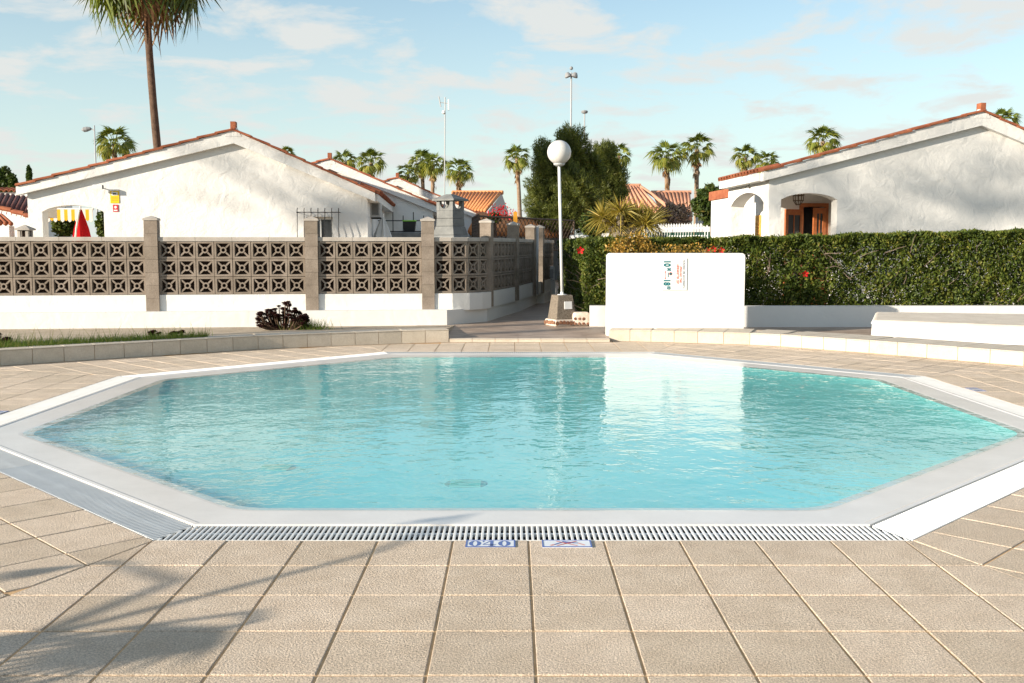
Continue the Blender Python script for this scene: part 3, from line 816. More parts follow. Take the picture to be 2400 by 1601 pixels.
# white base and plinth
ctr = [PP[0] - UF * 2.7, PP[0], PP[1], PP[2], PP[3]] + [Vector(c) for c in cpts[1:]] + [P4, S1, S2, S3, S4]
ctr = [(v_.x - FX, v_.y - FY) for v_ in ctr]
strip(MB(), offset_poly(ctr, -0.055), offset_poly(ctr, 0.10), 0.27, Z0 - .002).build('base_wall', M['whitewall'], fence)
pf = [PP[0] - UF * 2.7 + nf * .30, PP[1] + nf * .30, PP[2] + nf * .30, Vector((-1.13, 11.765)), Vector((-0.51, 12.55)), Vector((0.05, 15.2)), Vector((0.45, 17.9)), Vector((0.62, 18.0)), Vector((0.98, 20.5))]
pb = [PP[0] - UF * 2.7, PP[1], PP[2], Vector((-1.3, 12.1)), Vector((-0.62, 12.7)), Vector((-0.15, 15.2)), Vector((0.3, 17.9)), Vector((0.5, 18.1)), Vector((0.8, 20.5))]
o = strip(MB(), [(v_.x - FX, v_.y - FY) for v_ in pf], [(v_.x - FX, v_.y - FY) for v_ in pb], -0.03, 0.29).build('plinth', M['whitewall'], fence)
# meter box, gate pole, ochre post
e = empty('meter_box', (0.80, 19.45, 0.50)); tag(e, 'small white electricity meter box at the far end of the fence', 'meter box')
MB().cbox(-.10, .10, -.10, .10, 0, .34, .02).build('case', M['whitemetal'], e); MB().box(-.07, .07, -.112, -.101, .06, .27).build('door', M['greymetal'], e)
MB().box(-.02, .12, -.08, .1, -.47, 0).build('foot', M['whitewall'], e)
o = MB().tube([(0.44, 17.2, .28), (0.44, 17.2, 1.72)], 0.03, 10).build('gate_pole', M['greymetal'], smooth=True); tag(o, 'grey steel pole standing against the side of the breeze block fence', 'pole')
o = MB().cbox(-.045, .045, -.045, .045, 0, 2.02, .006).build('ochre_post', M['orangepost'], loc=(-0.02, 18.5, .05)); tag(o, 'ochre yellow wooden post behind the fence', 'post')

# ------------------------------------------------------------------ globe lamp
LX, LY = 0.70, 11.72
e = empty('globe_lamp', (LX, LY, 0.05), 0); tag(e, 'white globe lamp on a slim pole with a pebbled concrete pedestal', 'lamp')
ya = R(22)
def frustum(name, mat, a0, a1, z0, z1, c=.012):
    vs = []
    for a, z in ((a0, z0), (a1, z1)):
        for sx, sy in ((-1, -1), (1, -1), (1, 1), (-1, 1)):
            x, y = sx * a, sy * a; vs.append((x * math.cos(ya) - y * math.sin(ya), x * math.sin(ya) + y * math.cos(ya), z))
    o = MB().add(vs, [(0, 3, 2, 1), (4, 5, 6, 7), (0, 1, 5, 4), (1, 2, 6, 5), (2, 3, 7, 6), (3, 0, 4, 7)]).build(name, mat, e)
    bv = o.modifiers.new('soft', 'BEVEL'); bv.width = c; bv.segments = 2; return o
frustum('base_course', M['mortar'], 0.215, 0.205, 0, 0.105, .02)
frustum('pedestal', M['aggregate'], 0.175, 0.13, 0.103, 0.485)
ca, sa = math.cos(ya), math.sin(ya)
for k in range(13):
    s = -0.18 + 0.36 * (k % 7) / 6 if k < 7 else -0.17 + 0.34 * (k - 7) / 5
    zz_ = random.uniform(.035, .05)
    a_, b_ = (s, -0.2155) if k < 7 else (-0.2155, s)
    mb = MB().prism([(0.042 * random.uniform(.6, 1) * math.cos(q), 0.04 * random.uniform(.6, 1) * math.sin(q)) for q in np.linspace(0, 2 * math.pi, 8)[:-1]], 0, .012, .004)
    o = mb.build('stone', M['rubble'], e, loc=(a_ * ca - b_ * sa, a_ * sa + b_ * ca, zz_ + .01))
    o.rotation_euler = (R(90), 0, ya + (0 if k < 7 else -R(90)))
q = (0.035, -0.155)
o = MB().cbox(-.065, .065, -.006, .006, -.06, .06, .002).build('cover_plate', M['signwhite'], e, loc=(q[0] * ca - q[1] * sa, q[0] * sa + q[1] * ca, 0.325)); o.rotation_euler = (R(-6.5), 0, ya)
MB().lathe([(.075, .485), (.075, .494), (.03, .497), (.026, .53)], 14).build('flange', M['whitemetal'], e)
top = (-0.055, 0, 2.52)
MB().tube([(0, 0, .48), top], 0.0235, 12).build('pole', M['whitemetal'], e, smooth=True)
MB().lathe([(.05, 2.50), (.085, 2.52), (.09, 2.545), (.06, 2.55)], 18, (-.055, 0, 0)).build('collar', M['greymetal'], e)
gp = [(0.187 * math.sin(a), 2.715 - 0.187 * math.cos(a)) for a in np.linspace(0.45, math.pi - 0.001, 18)]
MB().lathe(gp, 32, (-.055, 0, 0)).build('globe', M['globe'], e, smooth=True)
# small stone edging next to it
e = empty('stone_edging', (1.0, 11.62, .05)); tag(e, 'short rounded stone edging between the lamp pedestal and white wall', 'edging')
o = MB().box(-.14, .13, -.07, .08, 0, .22).build('core', M['mortar'], e); bv = o.modifiers.new('soft', 'BEVEL'); bv.width = .05; bv.segments = 3
for k in range(7):
    mb = MB().prism([(0.028 * random.uniform(.6, 1) * math.cos(q), 0.028 * random.uniform(.6, 1) * math.sin(q)) for q in np.linspace(0, 2 * math.pi, 8)[:-1]], 0, .012, .004)
    mb.build('stone', M['rubble'], e, loc=(-.10 + .065 * (k % 4), -.068, .04 + .075 * (k // 4))).rotation_euler = (R(90), 0, 0)
#==PART3==
# ================================================================== houses
CX, CY, CZ = cam.location
def at(px, py, d):
    """point of the place at horizontal distance d (metres along y) from the viewpoint"""
    a = R(5.331); u = (px - 1200) / 2384; v_ = (800.5 - py) / 2384
    r = Vector((u, math.cos(a) + v_ * math.sin(a), -math.sin(a) + v_ * math.cos(a)))
    return Vector((CX, CY, CZ)) + r * (d / r.y)
def arch(x0, x1, zs, zt, z0=0.0, n=10):
    pts = [(x0, z0), (x1, z0)]
    for k in range(n + 1):
        s = 1 - k / n
        pts.append((x0 + (x1 - x0) * s, zs + (zt - zs) * (1 - (2 * s - 1) ** 2) ** 0.8))
    return pts
# barrel tile lying along +y, half round
def barrel(L=0.42, r0=0.085, r1=0.07, n=6, mat=None):
    mb = MB(); vs = []
    for y, r in ((0, r0), (L, r1)):
        for rr in (r, r - 0.014):
            for k in range(n + 1):
                a = math.pi * k / n; vs.append((-rr * math.cos(a), y, rr * math.sin(a)))
    m_ = n + 1; fs = []
    for k in range(n):
        fs += [(k, k + 1, 2 * m_ + k + 1, 2 * m_ + k), (m_ + k + 1, m_ + k, 3 * m_ + k, 3 * m_ + k + 1), (k + 1, k, m_ + k, m_ + k + 1)]
    return mb.add(vs, fs).mesh('roof_tile', mat or M['terracotta'])
barrel_me = barrel(); barrel_or = barrel(mat=M['orange']); barrel_pk = barrel(1.0, .10, .10, mat=M['pinktile'])
verge_me = MB().cbox(0, 0.40, -0.17, 0.02, 0, 0.042, 0.012).mesh('verge_tile', M['terracotta'])
def house(loc, yaw, label, a, b, zl, zp, zr, fd=0.22, depth=8.0, holes=(), eaves=(), side_l=None, side_r=True, tile_me=None, nverge=True):
    """gabled bungalow; local x=0 under the ridge, gable in the plane y=0 facing -y; zl, zp, zr = fascia top heights"""
    e = empty('bungalow', loc, yaw); tag(e, label, 'house')
    xl, xr = -a, b
    sl, sr = (zp - zl) / a, (zp - zr) / b
    wtop = 0.06
    MB().plate([(xl, 0), (xr, 0), (xr, zr - wtop - .05), (0, zp - wtop - .05), (xl, zl - wtop - .05)], holes, 0.0, 0.30).build('front_wall', M['stucco'], e)
    if side_r: MB().box(xr - .28, xr - .001, .301, depth, 0, zr - .15).build('side_wall', M['stucco'], e)
    if side_l is not None: MB().box(side_l, side_l + .28, .301, depth, 0, zl - .15).build('side_wall', M['stucco'], e)
    # fascia boards of plaster along both slopes
    ov = 0.16
    MB().plate([(xl - ov, zl - ov * sl), (0, zp), (0, zp - fd - .03), (xl - ov, zl - ov * sl - fd * .75)], [], -0.13, 0.04).build('fascia', M['stucco'], e)
    MB().plate([(0, zp - .0005), (xr + ov, zr - ov * sr), (xr + ov, zr - ov * sr - fd * .75), (0, zp - fd - .0305)], [], -0.1295, 0.04).build('fascia', M['stucco'], e)
    # eaves along the sides
    for side in eaves:
        if side == 'l': MB().box(xl - ov - .04, xl + .02, .041, depth, zl - ov * sl - fd * .7, zl - ov * sl - .01).build('eave', M['stucco'], e)
        else: MB().box(xr - .02, xr + ov + .04, .041, depth, zr - ov * sr - fd * .7, zr - ov * sr - .01).build('eave', M['stucco'], e)
    rf = MB()
    rf.add([(xl - ov, -.10, zl - ov * sl + .01), (0, -.10, zp + .01), (0, depth, zp + .01), (xl - ov, depth, zl - ov * sl + .01),
            (xl - ov, -.10, zl - ov * sl + .04), (0, -.10, zp + .04), (0, depth, zp + .04), (xl - ov, depth, zl - ov * sl + .04)],
           [(0, 3, 2, 1), (4, 5, 6, 7), (0, 1, 5, 4), (1, 2, 6, 5), (2, 3, 7, 6), (3, 0, 4, 7)])
    rf.add([(xr + ov, -.10, zr - ov * sr + .01), (0, -.10, zp + .012), (0, depth, zp + .012), (xr + ov, depth, zr - ov * sr + .01),
            (xr + ov, -.10, zr - ov * sr + .04), (0, -.10, zp + .042), (0, depth, zp + .042), (xr + ov, depth, zr - ov * sr + .04)],
           [(0, 3, 2, 1), (4, 5, 6, 7), (0, 1, 5, 4), (1, 2, 6, 5), (2, 3, 7, 6), (3, 0, 4, 7)])
    roof = rf.build('roof', M['terracotta'], e)
    if nverge:
        for (x1, z1, sgn_) in ((xl - ov, zl - ov * sl, 1), (xr + ov, zr - ov * sr, -1)):
            dx, dz = -x1, zp - z1; L = math.hypot(dx, dz); n = int(L / 0.36); an = math.atan2(dz, abs(dx))
            for k in range(n):
                s = (k + .0) / n
                o = inst('verge_tile', verge_me, roof, (x1 + dx * s, 0, z1 + dz * s + .012 + random.uniform(0, .01)), (0, (-an + R(3.0)) if sgn_ > 0 else (an - R(3.0)), 0))
                if sgn_ < 0: o.scale = (-1, 1, 1)
    for side in eaves:
        x1, z1, an = (xl - ov, zl - ov * sl, math.atan(sl)) if side == 'l' else (xr + ov, zr - ov * sr, math.atan(sr))
        n = int((depth + .1) / .21)
        for k in range(n):
            o = inst('roof_tile', tile_me or barrel_me, roof)
            # tile axis runs up the slope (towards the ridge)
            up = Vector((1 if side == 'l' else -1, 0, math.tan(an))).normalized()
            yv = up; xv = Vector((0, 1, 0)) if side == 'r' else Vector((0, -1, 0)); zv = xv.cross(yv)
            p0 = Vector((x1, -.05 + k * .21, z1 + .02)) - up * .09
            o.matrix_local = Matrix(((xv.x, yv.x, zv.x, p0.x), (xv.y, yv.y, zv.y, p0.y), (xv.z, yv.z, zv.z, p0.z), (0, 0, 0, 1)))
    MB().box(-.05, .05, -.15, .02, zp, zp + .17).build('ridge_end', M['terracotta'], roof)
    MB().plate([(-.16, zp - .12), (.16, zp - .12), (.07, zp + .05), (-.07, zp + .05)], [], -.137, -.05).build('ridge_cap', M['stucco'], roof)
    return e
HY = R(4)
# ---- first house on the left
h1 = house((-5.58, 16.0, -0.04), HY, 'white bungalow with an arched porch, barred window and yellow warning sign', 4.03, 2.59, 2.54, 3.61, 2.47,
           holes=[arch(-3.76, -2.58, 2.02, 2.15, 0.02), [(1.37, 1.05), (1.90, 1.05), (1.90, 1.93), (1.37, 1.93)]], eaves=('r',), depth=7.6)
# porch interior
MB().box(-2.45, -2.2, .30, 3.0, 0, 2.5).build('porch_wall', M['stucco'], h1)
MB().box(-4.02, -2.45, .30, 3.0, 2.28, 2.40).build('porch_ceiling', M['stucco'], h1)
wn_ = MB().plate([(1.37, 1.05), (1.90, 1.05), (1.90, 1.93), (1.37, 1.93)], [[(1.42, 1.10), (1.85, 1.10), (1.85, 1.88), (1.42, 1.88)]], .14, .19).build('window', M['whitemetal'], h1)
MB().box(1.42, 1.85, .16, .17, 1.10, 1.88).build('pane', M['glass'], wn_)
MB().box(1.62, 1.65, .13, .158, 1.10, 1.88).build('mullion', M['whitemetal'], wn_)
MB().box(1.42, 1.85, .24, .26, 1.10, 1.88).build('curtain', M['curtain'], wn_)
MB().box(1.30, 1.97, -.05, .0, 1.0, 1.05).build('sill', M['stucco'], wn_)
gr = MB().tube([(1.2, -.16, 2.015), (2.05, -.16, 2.015)], .008, 6).build('window_grille', M['iron'], h1)
for k in range(7):
    x = 1.215 + .8150 * k / 6
    MB().tube([(x, -.20, 1.0), (x, -.22, 1.25), (x, -.20, 1.7), (x, -.15, 2.0), (x, -.17, 2.06), (x, -.13, 2.10)], .008, 6).build('bar', M['iron'], gr)
MB().tube([(1.2, -.205, 1.03), (2.05, -.205, 1.03)], .008, 6).build('bar', M['iron'], gr)
for x in (1.2, 2.05):
    MB().tube([(x, -.16, 2.015), (x, .02, 2.015)], .008, 6).build('stay', M['iron'], gr); MB().tube([(x, -.205, 1.03), (x, .02, 1.03)], .008, 6).build('stay', M['iron'], gr)
# things fixed to the wall
def on_house(h, x, y, z): return h.matrix_basis @ Vector((x, y, z))
bpy.context.view_layer.update()
e = empty('security_camera', on_house(h1, -2.62, 0, 2.50), HY); tag(e, 'white bullet security camera under the eave of the bungalow', 'camera')
MB().tube([(.24, 0, -.08), (.2, -.10, -.06), (.0, -.16, 0)], .012, 6).build('bracket', M['whitemetal'], e)
MB().cbox(-.10, .09, -.20, -.12, -.045, .04, .015).build('housing', M['whitemetal'], e); MB().box(.091, .10, -.19, -.13, -.035, .03).build('lens', M['black'], e)
e = empty('warning_sign', on_house(h1, -2.355, 0, 2.32), HY); tag(e, 'yellow video surveillance warning sign above the red alarm plate', 'sign')
MB().box(-.085, .085, -.012, .001, -.13, .11).build('board', M['yellow'], e)
MB().box(-.06, .06, -.014, -.0125, .02, .085).build('panel', M['signwhite'], e)
mb = MB().box(-.035, .02, -.0165, -.0145, .045, .065).box(.02, .03, -.0165, -.0145, .04, .07).box(-.02, -.01, -.0165, -.0145, .03, .045)
mb.build('camera_symbol', M['black'], e, recalc=False)
for k in range(3): MB().box(-.06, .06, -.0135, -.0125, -.02 - k * .03, -.01 - k * .03).build('text_line', M['orangepost'], e)
e = empty('alarm_plate', on_house(h1, -2.345, 0, 2.09), HY); tag(e, 'small red alarm plate with a white emblem below the yellow sign', 'sign')
MB().box(-.05, .05, -.012, .001, -.07, .07).build('board', M['signred'], e)
mb = MB(); mb.add([(.026 * math.cos(a), -.0135, .02 + .026 * math.sin(a)) for a in np.linspace(0, 2 * math.pi, 13)[:-1]], [tuple(range(12))]).box(-.035, .035, -.0135, -.0125, -.055, -.03)
mb.build('emblem', M['signwhite'], e, recalc=False)
# side of the first house: air conditioner, awning arm, folded parasol
e = empty('air_conditioner', on_house(h1, 2.595, 0.9, 1.85), HY); tag(e, 'grey air conditioning unit on the shaded side wall of the bungalow', 'air conditioner')
MB().cbox(0, .2, 0, .5, .1, .42, .02).build('case', M['greymetal'], e)
mb = MB()
for k in range(7): mb.box(.03 + .02 * k, .036 + .02 * k, -.012, -.001, .14, .38)
mb.build('grille', M['black'], e); MB().box(0, .2, .08, .11, .07, .0995).build('bracket', M['iron'], e); MB().box(0, .2, .38, .41, .07, .0995).build('bracket', M['iron'], e)
def parasol(name, p, h, r, mat, label, stripe=None, n=14):
    e = empty(name, p); tag(e, label, 'parasol')
    MB().tube([(0, 0, 0), (0, 0, h + .08)], .022, 8).build('pole', M['whitemetal'], e)
    mb = MB(); vs = []; fs = []; prof = [(1, .38), (.95, .5), (.72, .8), (.45, 1.0), (.12, 1.0)]
    lev = [(.55 * h * 0 + .42 * h, r), (.6 * h, r * .82), (.8 * h, r * .55), (.95 * h, r * .22), (h, .03)]
    for z, rr in lev:
        for k in range(2 * n):
            a = math.pi * k / n; q = rr * (1.0 if k % 2 else 0.66); vs.append((q * math.cos(a), q * math.sin(a), z))
    for i in range(len(lev) - 1):
        for k in range(2 * n): k2 = (k + 1) % (2 * n); fs.append((i * 2 * n + k, i * 2 * n + k2, (i + 1) * 2 * n + k2, (i + 1) * 2 * n + k))
    fs.append(tuple((len(lev) - 1) * 2 * n + k for k in range(2 * n)))
    mb.add(vs, fs).build('canopy', mat, e)
    if stripe:
        for k in (19, 24):
            a = math.pi * k / n
            mb = MB(); q = [(rr * 1.04 * math.cos(a), rr * 1.04 * math.sin(a), z) for z, rr in lev]
            mb.tube(q, .022, 5); mb.build('stripe', stripe, e)
    MB().lathe([(.22, 0), (.22, .05), (.05, .07), (.04, .2)], 14).build('base', M['greymetal'], e)
    return e
q = at(190, 530, 23.0)
parasol('red_parasol', (q.x, q.y, 0.0), 2.12, 0.30, M['red'], 'closed red parasol with white stripes behind the arched porch', M['awnwhite'], 7)
q = at(897, 530, 22.0)
parasol('white_parasol', (q.x, q.y, 0), 1.92, 0.36, M['cloth'], 'closed white parasol standing beside the shaded side wall', None, 7)
# yellow and white awning behind the porch
q = at(158, 497, 23.6)
e = empty('striped_awning', (q.x - .1, q.y, q.z), HY); tag(e, 'yellow and white striped awning valance behind the arched porch', 'awning')
for k in range(18):
    x = -.78 + k * .08
    zb = -.20 if k % 2 else -.17
    MB().add([(x, 0, .06), (x + .08, 0, .06), (x + .08, 0, zb), (x + .04, 0, zb - .035), (x, 0, zb), (x, .02, .06), (x + .08, .02, .06), (x + .08, .02, zb), (x + .04, .02, zb - .035), (x, .02, zb)],
             [(0, 1, 2, 3, 4), (5, 9, 8, 7, 6), (0, 5, 6, 1), (2, 7, 8, 3), (3, 8, 9, 4)]).build('stripe', M['awnyellow'] if k % 2 == 0 else M['awnwhite'], e)
MB().tube([(-.8, .02, .07), (.68, .02, .07)], .025, 8).build('roller', M['whitemetal'], e)
e = empty('awning_end', on_house(h1, -4.25, 1.2, 2.06), HY); tag(e, 'end of a yellow and white striped awning outside the porch corner', 'awning')
for k in range(4):
    MB().add([(-.12 + k * .06, 0, .22 - .05 * (3 - k)), (-.06 + k * .06, 0, .27 - .05 * (3 - k)), (-.06 + k * .06, 0, -.12), (-.12 + k * .06, 0, -.12), (-.12 + k * .06, .6, .22 - .05 * (3 - k)), (-.06 + k * .06, .6, .27 - .05 * (3 - k)), (-.06 + k * .06, .6, -.12), (-.12 + k * .06, .6, -.12)],
             [(0, 1, 2, 3), (4, 7, 6, 5), (0, 4, 5, 1), (0, 3, 7, 4), (1, 5, 6, 2)]).build('stripe', M['awnyellow'] if k % 2 == 0 else M['awnwhite'], e)
MB().cbox(.12, .22, 0, .6, .12, .32, .02).build('cassette', M['whitemetal'], e)
# ---- the two houses behind it
h2 = house((-4.90, 22.8, -0.03), HY, 'white gabled bungalow directly behind the arched one, with a black iron railing', 4.03, 2.70, 2.54, 3.61, 2.44, depth=7.0, eaves=('r',))
h3 = house((-3.94, 30.1, -0.03), HY, 'third white gabled bungalow in the row, behind the concrete chimney', 4.03, 2.75, 2.54, 3.61, 2.40, depth=7.0, eaves=('r',))
bpy.context.view_layer.update()
o = MB().box(-.09, .09, -.03, .0, -.09, .09).build('wall_vent', M['shutter'], loc=on_house(h3, 1.62, 0, 1.93)); o.rotation_euler = (0, 0, HY); tag(o, 'small square beige vent on the third bungalow gable', 'vent')
# railing, counter and bin in front of house 2
q = at(925, 520, 24.0)
e = empty('iron_railing', (q.x, q.y, 1.40)); tag(e, 'black iron railing in front of the second bungalow wall', 'railing')
for k in range(6): MB().tube([(-.52 + k * .24, 0, -.2), (-.52 + k * .24, 0, .62 + (.08 if k % 2 == 0 else 0))], .012, 6).build('bar', M['iron'], e)
for z in (.1, .25, .5): MB().tube([(-.55, 0, z), (.72, 0, z)], .012, 6).build('rail', M['iron'], e)
q = at(942, 540, 23.6)
o = MB().cbox(q.x - .75, q.x + .5, q.y, q.y + .6, -.03, 1.63, .02).build('masonry_counter', M['chimney']); tag(o, 'grey masonry counter carrying the black bin', 'counter')
q = at(958, 536, 23.7)
e = empty('black_bin', (q.x, q.y + .2, 1.63)); e.scale = (.6, .6, .6); tag(e, 'black plastic bin with a lime green rim on the grey counter', 'bin')
MB().add([(-.20, -.12, 0), (.20, -.12, 0), (.20, .12, 0), (-.20, .12, 0), (-.25, -.15, .42), (.25, -.15, .42), (.25, .15, .42), (-.25, .15, .42)], [(0, 3, 2, 1), (4, 5, 6, 7), (0, 1, 5, 4), (1, 2, 6, 5), (2, 3, 7, 6), (3, 0, 4, 7)]).build('tub', M['black'], e)
MB().cbox(-.26, .26, -.16, .16, .42, .46, .01).build('rim', M['lime'], e)
# ---- concrete barbecue chimney
q = at(1056, 560, 18.6)
e = empty('barbecue_chimney', (q.x, q.y, 0), R(-32)); tag(e, 'grey concrete barbecue chimney with a flared hood and pointed cap', 'chimney')
def sq(a, b, z0, z1, nm, mat=M['chimney'], c=.006):
    o = MB().add([(-a, -a, z0), (a, -a, z0), (a, a, z0), (-a, a, z0), (-b, -b, z1), (b, -b, z1), (b, b, z1), (-b, b, z1)], [(0, 3, 2, 1), (4, 5, 6, 7), (0, 1, 5, 4), (1, 2, 6, 5), (2, 3, 7, 6), (3, 0, 4, 7)]).build(nm, mat, e)
    bv = o.modifiers.new('soft', 'BEVEL'); bv.width = c; bv.segments = 2
MB().box(-.42, .42, -.42, .42, -.03, .95).build('hearth', M['chimney'], e)
sq(.42, .33, .952, 1.28, 'hood'); sq(.329, .235, 1.284, 1.50, 'hood'); sq(.234, .192, 1.504, 1.66, 'hood'); sq(.186, .180, 1.664, 1.80, 'flue'); sq(.178, .178, 1.804, 1.94, 'flue')
for sx in (-1, 1):
    for sy in (-1, 1): MB().box(sx * .145 - .035, sx * .145 + .035, sy * .145 - .035, sy * .145 + .035, 1.942, 2.115).build('cap_leg', M['chimney'], e)
for k in range(4):
    pl = [(-.108, 2.115), (-.108, 2.0)] + [(.108 * -math.cos(a), 2.10 - .085 * math.sin(a)) for a in np.linspace(0.1, math.pi - .1, 9)] + [(.108, 2.0), (.108, 2.115)]
    o = MB().plate([(-.11, 1.942), (.11, 1.942), (.11, 2.06)] + [(.105 * math.cos(a), 2.075 - .10 * math.sin(a)) for a in np.linspace(0.1, math.pi - .1, 9)] + [(-.11, 2.06)], [], -.175, -.13).build('arch_panel', M['chimney'], e); o.rotation_euler = (0, 0, k * math.pi / 2)
MB().add([(-.24, -.24, 2.117), (.24, -.24, 2.117), (.24, .24, 2.117), (-.24, .24, 2.117), (-.24, -.24, 2.15), (.24, -.24, 2.15), (.24, .24, 2.15), (-.24, .24, 2.15), (-.05, -.05, 2.24), (.05, -.05, 2.24), (.05, .05, 2.24), (-.05, .05, 2.24)],
         [(0, 3, 2, 1), (8, 9, 10, 11)] + [(i, (i + 1) % 4, 4 + (i + 1) % 4, 4 + i) for i in range(4)] + [(4 + i, 4 + (i + 1) % 4, 8 + (i + 1) % 4, 8 + i) for i in range(4)]).build('cap', M['chimney'], e)
# ---- carved finial behind the fence
q = at(59, 545, 18.0)
e = empty('stone_finial', (q.x, q.y, 0)); tag(e, 'small carved stone post top with a pitched cap behind the fence', 'finial')
MB().box(-.10, .10, -.10, .10, -.03, 1.40).build('shaft', M['coping'], e)
for sx in (-1, 1):
    for sy in (-1, 1): MB().box(sx * .07 - .025, sx * .07 + .025, sy * .07 - .025, sy * .07 + .025, 1.401, 1.58).build('column', M['coping'], e)
MB().box(-.04, .04, -.04, .04, 1.401, 1.58).build('core', M['screen'], e)
MB().add([(-.13, -.13, 1.582), (.13, -.13, 1.582), (.13, .13, 1.582), (-.13, .13, 1.582), (-.13, -.13, 1.61), (.13, -.13, 1.61), (.13, .13, 1.61), (-.13, .13, 1.61), (0, 0, 1.68)],
         [(0, 3, 2, 1), (0, 1, 5, 4), (1, 2, 6, 5), (2, 3, 7, 6), (3, 0, 4, 7), (4, 5, 8), (5, 6, 8), (6, 7, 8), (7, 4, 8)]).build('cap', M['coping'], e)

# ---- house on the right with the two arched porch openings
CA = 4.15
h4 = house((9.03, 15.78, -0.03), HY, 'white bungalow with arched porch and brown glazed doors behind the hedge', CA, 2.7, 2.80, 3.93, 2.82, fd=.23,
           holes=[arch(-CA + .24, -CA + 1.36, 2.235, 2.36, 0.02)], eaves=('l',), depth=2.85)
MB().plate([(.301, 0), (2.82, 0), (2.82, 2.62), (.301, 2.62)], [arch(.33, 2.62, 2.20, 2.44, 0.02)], -CA + .001, -CA + .30, swap=True).build('side_wall', M['stucco'], h4)
MB().box(-CA + .30, -.8, .30, 2.85, 2.50, 2.60).build('porch_ceiling', M['stucco'], h4)
MB().box(-CA + 2.05, -CA + 2.3, .301, 2.5, 0, 2.49).build('porch_wall', M['stucco'], h4)
MB().plate([(-CA + .75, 0), (-CA + 2.049, 0), (-CA + 2.049, 2.49), (-CA + .75, 2.49)], [[(-CA + 1.38, .02), (-CA + 1.88, .02), (-CA + 1.88, 2.19), (-CA + 1.38, 2.19)]], 2.0, 2.2).build('porch_wall', M['stucco'], h4)
MB().box(-CA + .74, -CA + .98, 2.201, 7.0, 0, 2.52).build('main_wall', M['whitewall'], h4)
MB().box(-CA + .98, 2.6, 2.86, 7.0, 0, 2.5).build('main_body', M['stucco'], h4)
MB().box(-CA + .70, 2.7, 2.85, 7.1, 2.53, 2.75).build('rear_roof', M['terracotta'], h4)
def glazed_door(name, x0, y0, ang, wdt, h=2.1):
    d = MB().plate([(0, 0), (wdt, 0), (wdt, h), (0, h)], [[(.08, .15), (wdt - .08, .15), (wdt - .08, h - .12), (.08, h - .12)]], -.02, .02).build(name, M['wood'], h4, loc=(x0, y0, 0.03)); d.rotation_euler = (0, 0, ang)
    MB().box(.08, wdt - .08, -.004, .004, .15, h - .12).build('pane', M['glass'], d)
    mb = MB().box(wdt / 2 - .012, wdt / 2 + .012, -.015, .015, .15, h - .12)
    for k in range(1, 4): z = .15 + (h - .27) * k / 4; mb.box(.08, wdt - .08, -.0145, .0145, z - .012, z + .012)
    mb.build('muntin', M['wood'], d)
    return d
fr4 = MB().plate([(-CA + 1.32, .01), (-CA + 1.94, .01), (-CA + 1.94, 2.25), (-CA + 1.32, 2.25)], [[(-CA + 1.39, 0.02), (-CA + 1.87, 0.02), (-CA + 1.87, 2.17), (-CA + 1.39, 2.17)]], 1.93, 1.999).build('door_frame', M['wood'], h4)
MB().box(-CA + 1.39, -CA + 1.87, 2.3, 2.31, .02, 2.17).build('dark_room_sheet', M['black'], fr4)  # black sheet stands in for the unlit room behind the doors
glazed_door('door', -CA + .86, 1.55, R(28), .52, 2.08)
glazed_door('door', -CA + 1.58, 1.86, R(12), .30, 2.12)
for (y, zt) in ((2.75, 2.02), (4.6, 1.95)):
    sh = MB().box(-.03, 0, 0, .36, 0, zt - .8).build('shutter', M['shutter'], h4, loc=(-CA + .739, y, .8))
    for k in range(int((zt - .9) / .075)): o = MB().box(-.012, .012, .04, .32, -.004, .004).build('louvre', M['shutter'], sh, loc=(-.038, 0, .07 + k * .075)); o.rotation_euler = (0, R(-35), 0)
# wire basket lantern in the porch
bpy.context.view_layer.update()
e = empty('porch_lantern', on_house(h4, -CA + .85, .75, 2.50), HY); tag(e, 'woven basket lantern hanging inside the arched porch of the hedged bungalow', 'lantern')
mb = MB()
for k in range(10):
    a = 2 * math.pi * k / 10; mb.tube([(.05 * math.cos(a), .05 * math.sin(a), -.02), (.11 * math.cos(a), .11 * math.sin(a), -.12), (.10 * math.cos(a), .10 * math.sin(a), -.25), (.04 * math.cos(a), .04 * math.sin(a), -.34)], .008, 5)
for z, rr in ((-.05, .07), (-.15, .113), (-.25, .102), (-.33, .045)): mb.tube([(rr * math.cos(a), rr * math.sin(a), z) for a in np.linspace(0, 2 * math.pi, 15)], .007, 5, False)
mb.tube([(0, 0, .01), (0, 0, -.1)], .006, 5); mb.build('basket', M['twig'], e)
e = empty('hook', on_house(h4, -CA - .005, 1.15, 2.56)); tag(e, 'small iron hook on the side wall above the porch arch', 'hook')
MB().tube([(0, 0, .05), (-.03, 0, .05), (-.05, 0, 0), (-.03, 0, -.05), (-.01, .04, -.03)], .008, 6).build('wire', M['iron'], e)
# two more houses of the right row, seen as stepped eaves
for k, lab in ((1, 'white bungalow with orange eave tiles just behind the hedged bungalow porch'), (2, 'small far white bungalow with orange eave tiles at the far end of the hedged row')):
    hh = house((9.03 + 1.0 * k + .25, 15.78 + 7.1 * k, -0.03), HY, lab, CA, 2.7, 2.80, 3.93, 2.82, fd=.23, holes=[arch(-CA + .24, -CA + 1.36, 2.235, 2.36, 0.02)], eaves=('l',), depth=2.85, tile_me=barrel_or)
    MB().plate([(.301, 0), (2.82, 0), (2.82, 2.62), (.301, 2.62)], [arch(.55, 2.5, 2.05, 2.22, 0.02)], -CA + .001, -CA + .30, swap=True).build('side_wall', M['stucco'], hh)
    MB().box(-CA + .6, 2.6, 2.85, 6.9, 0, 2.5).build('main_body', M['whitewall'], hh)

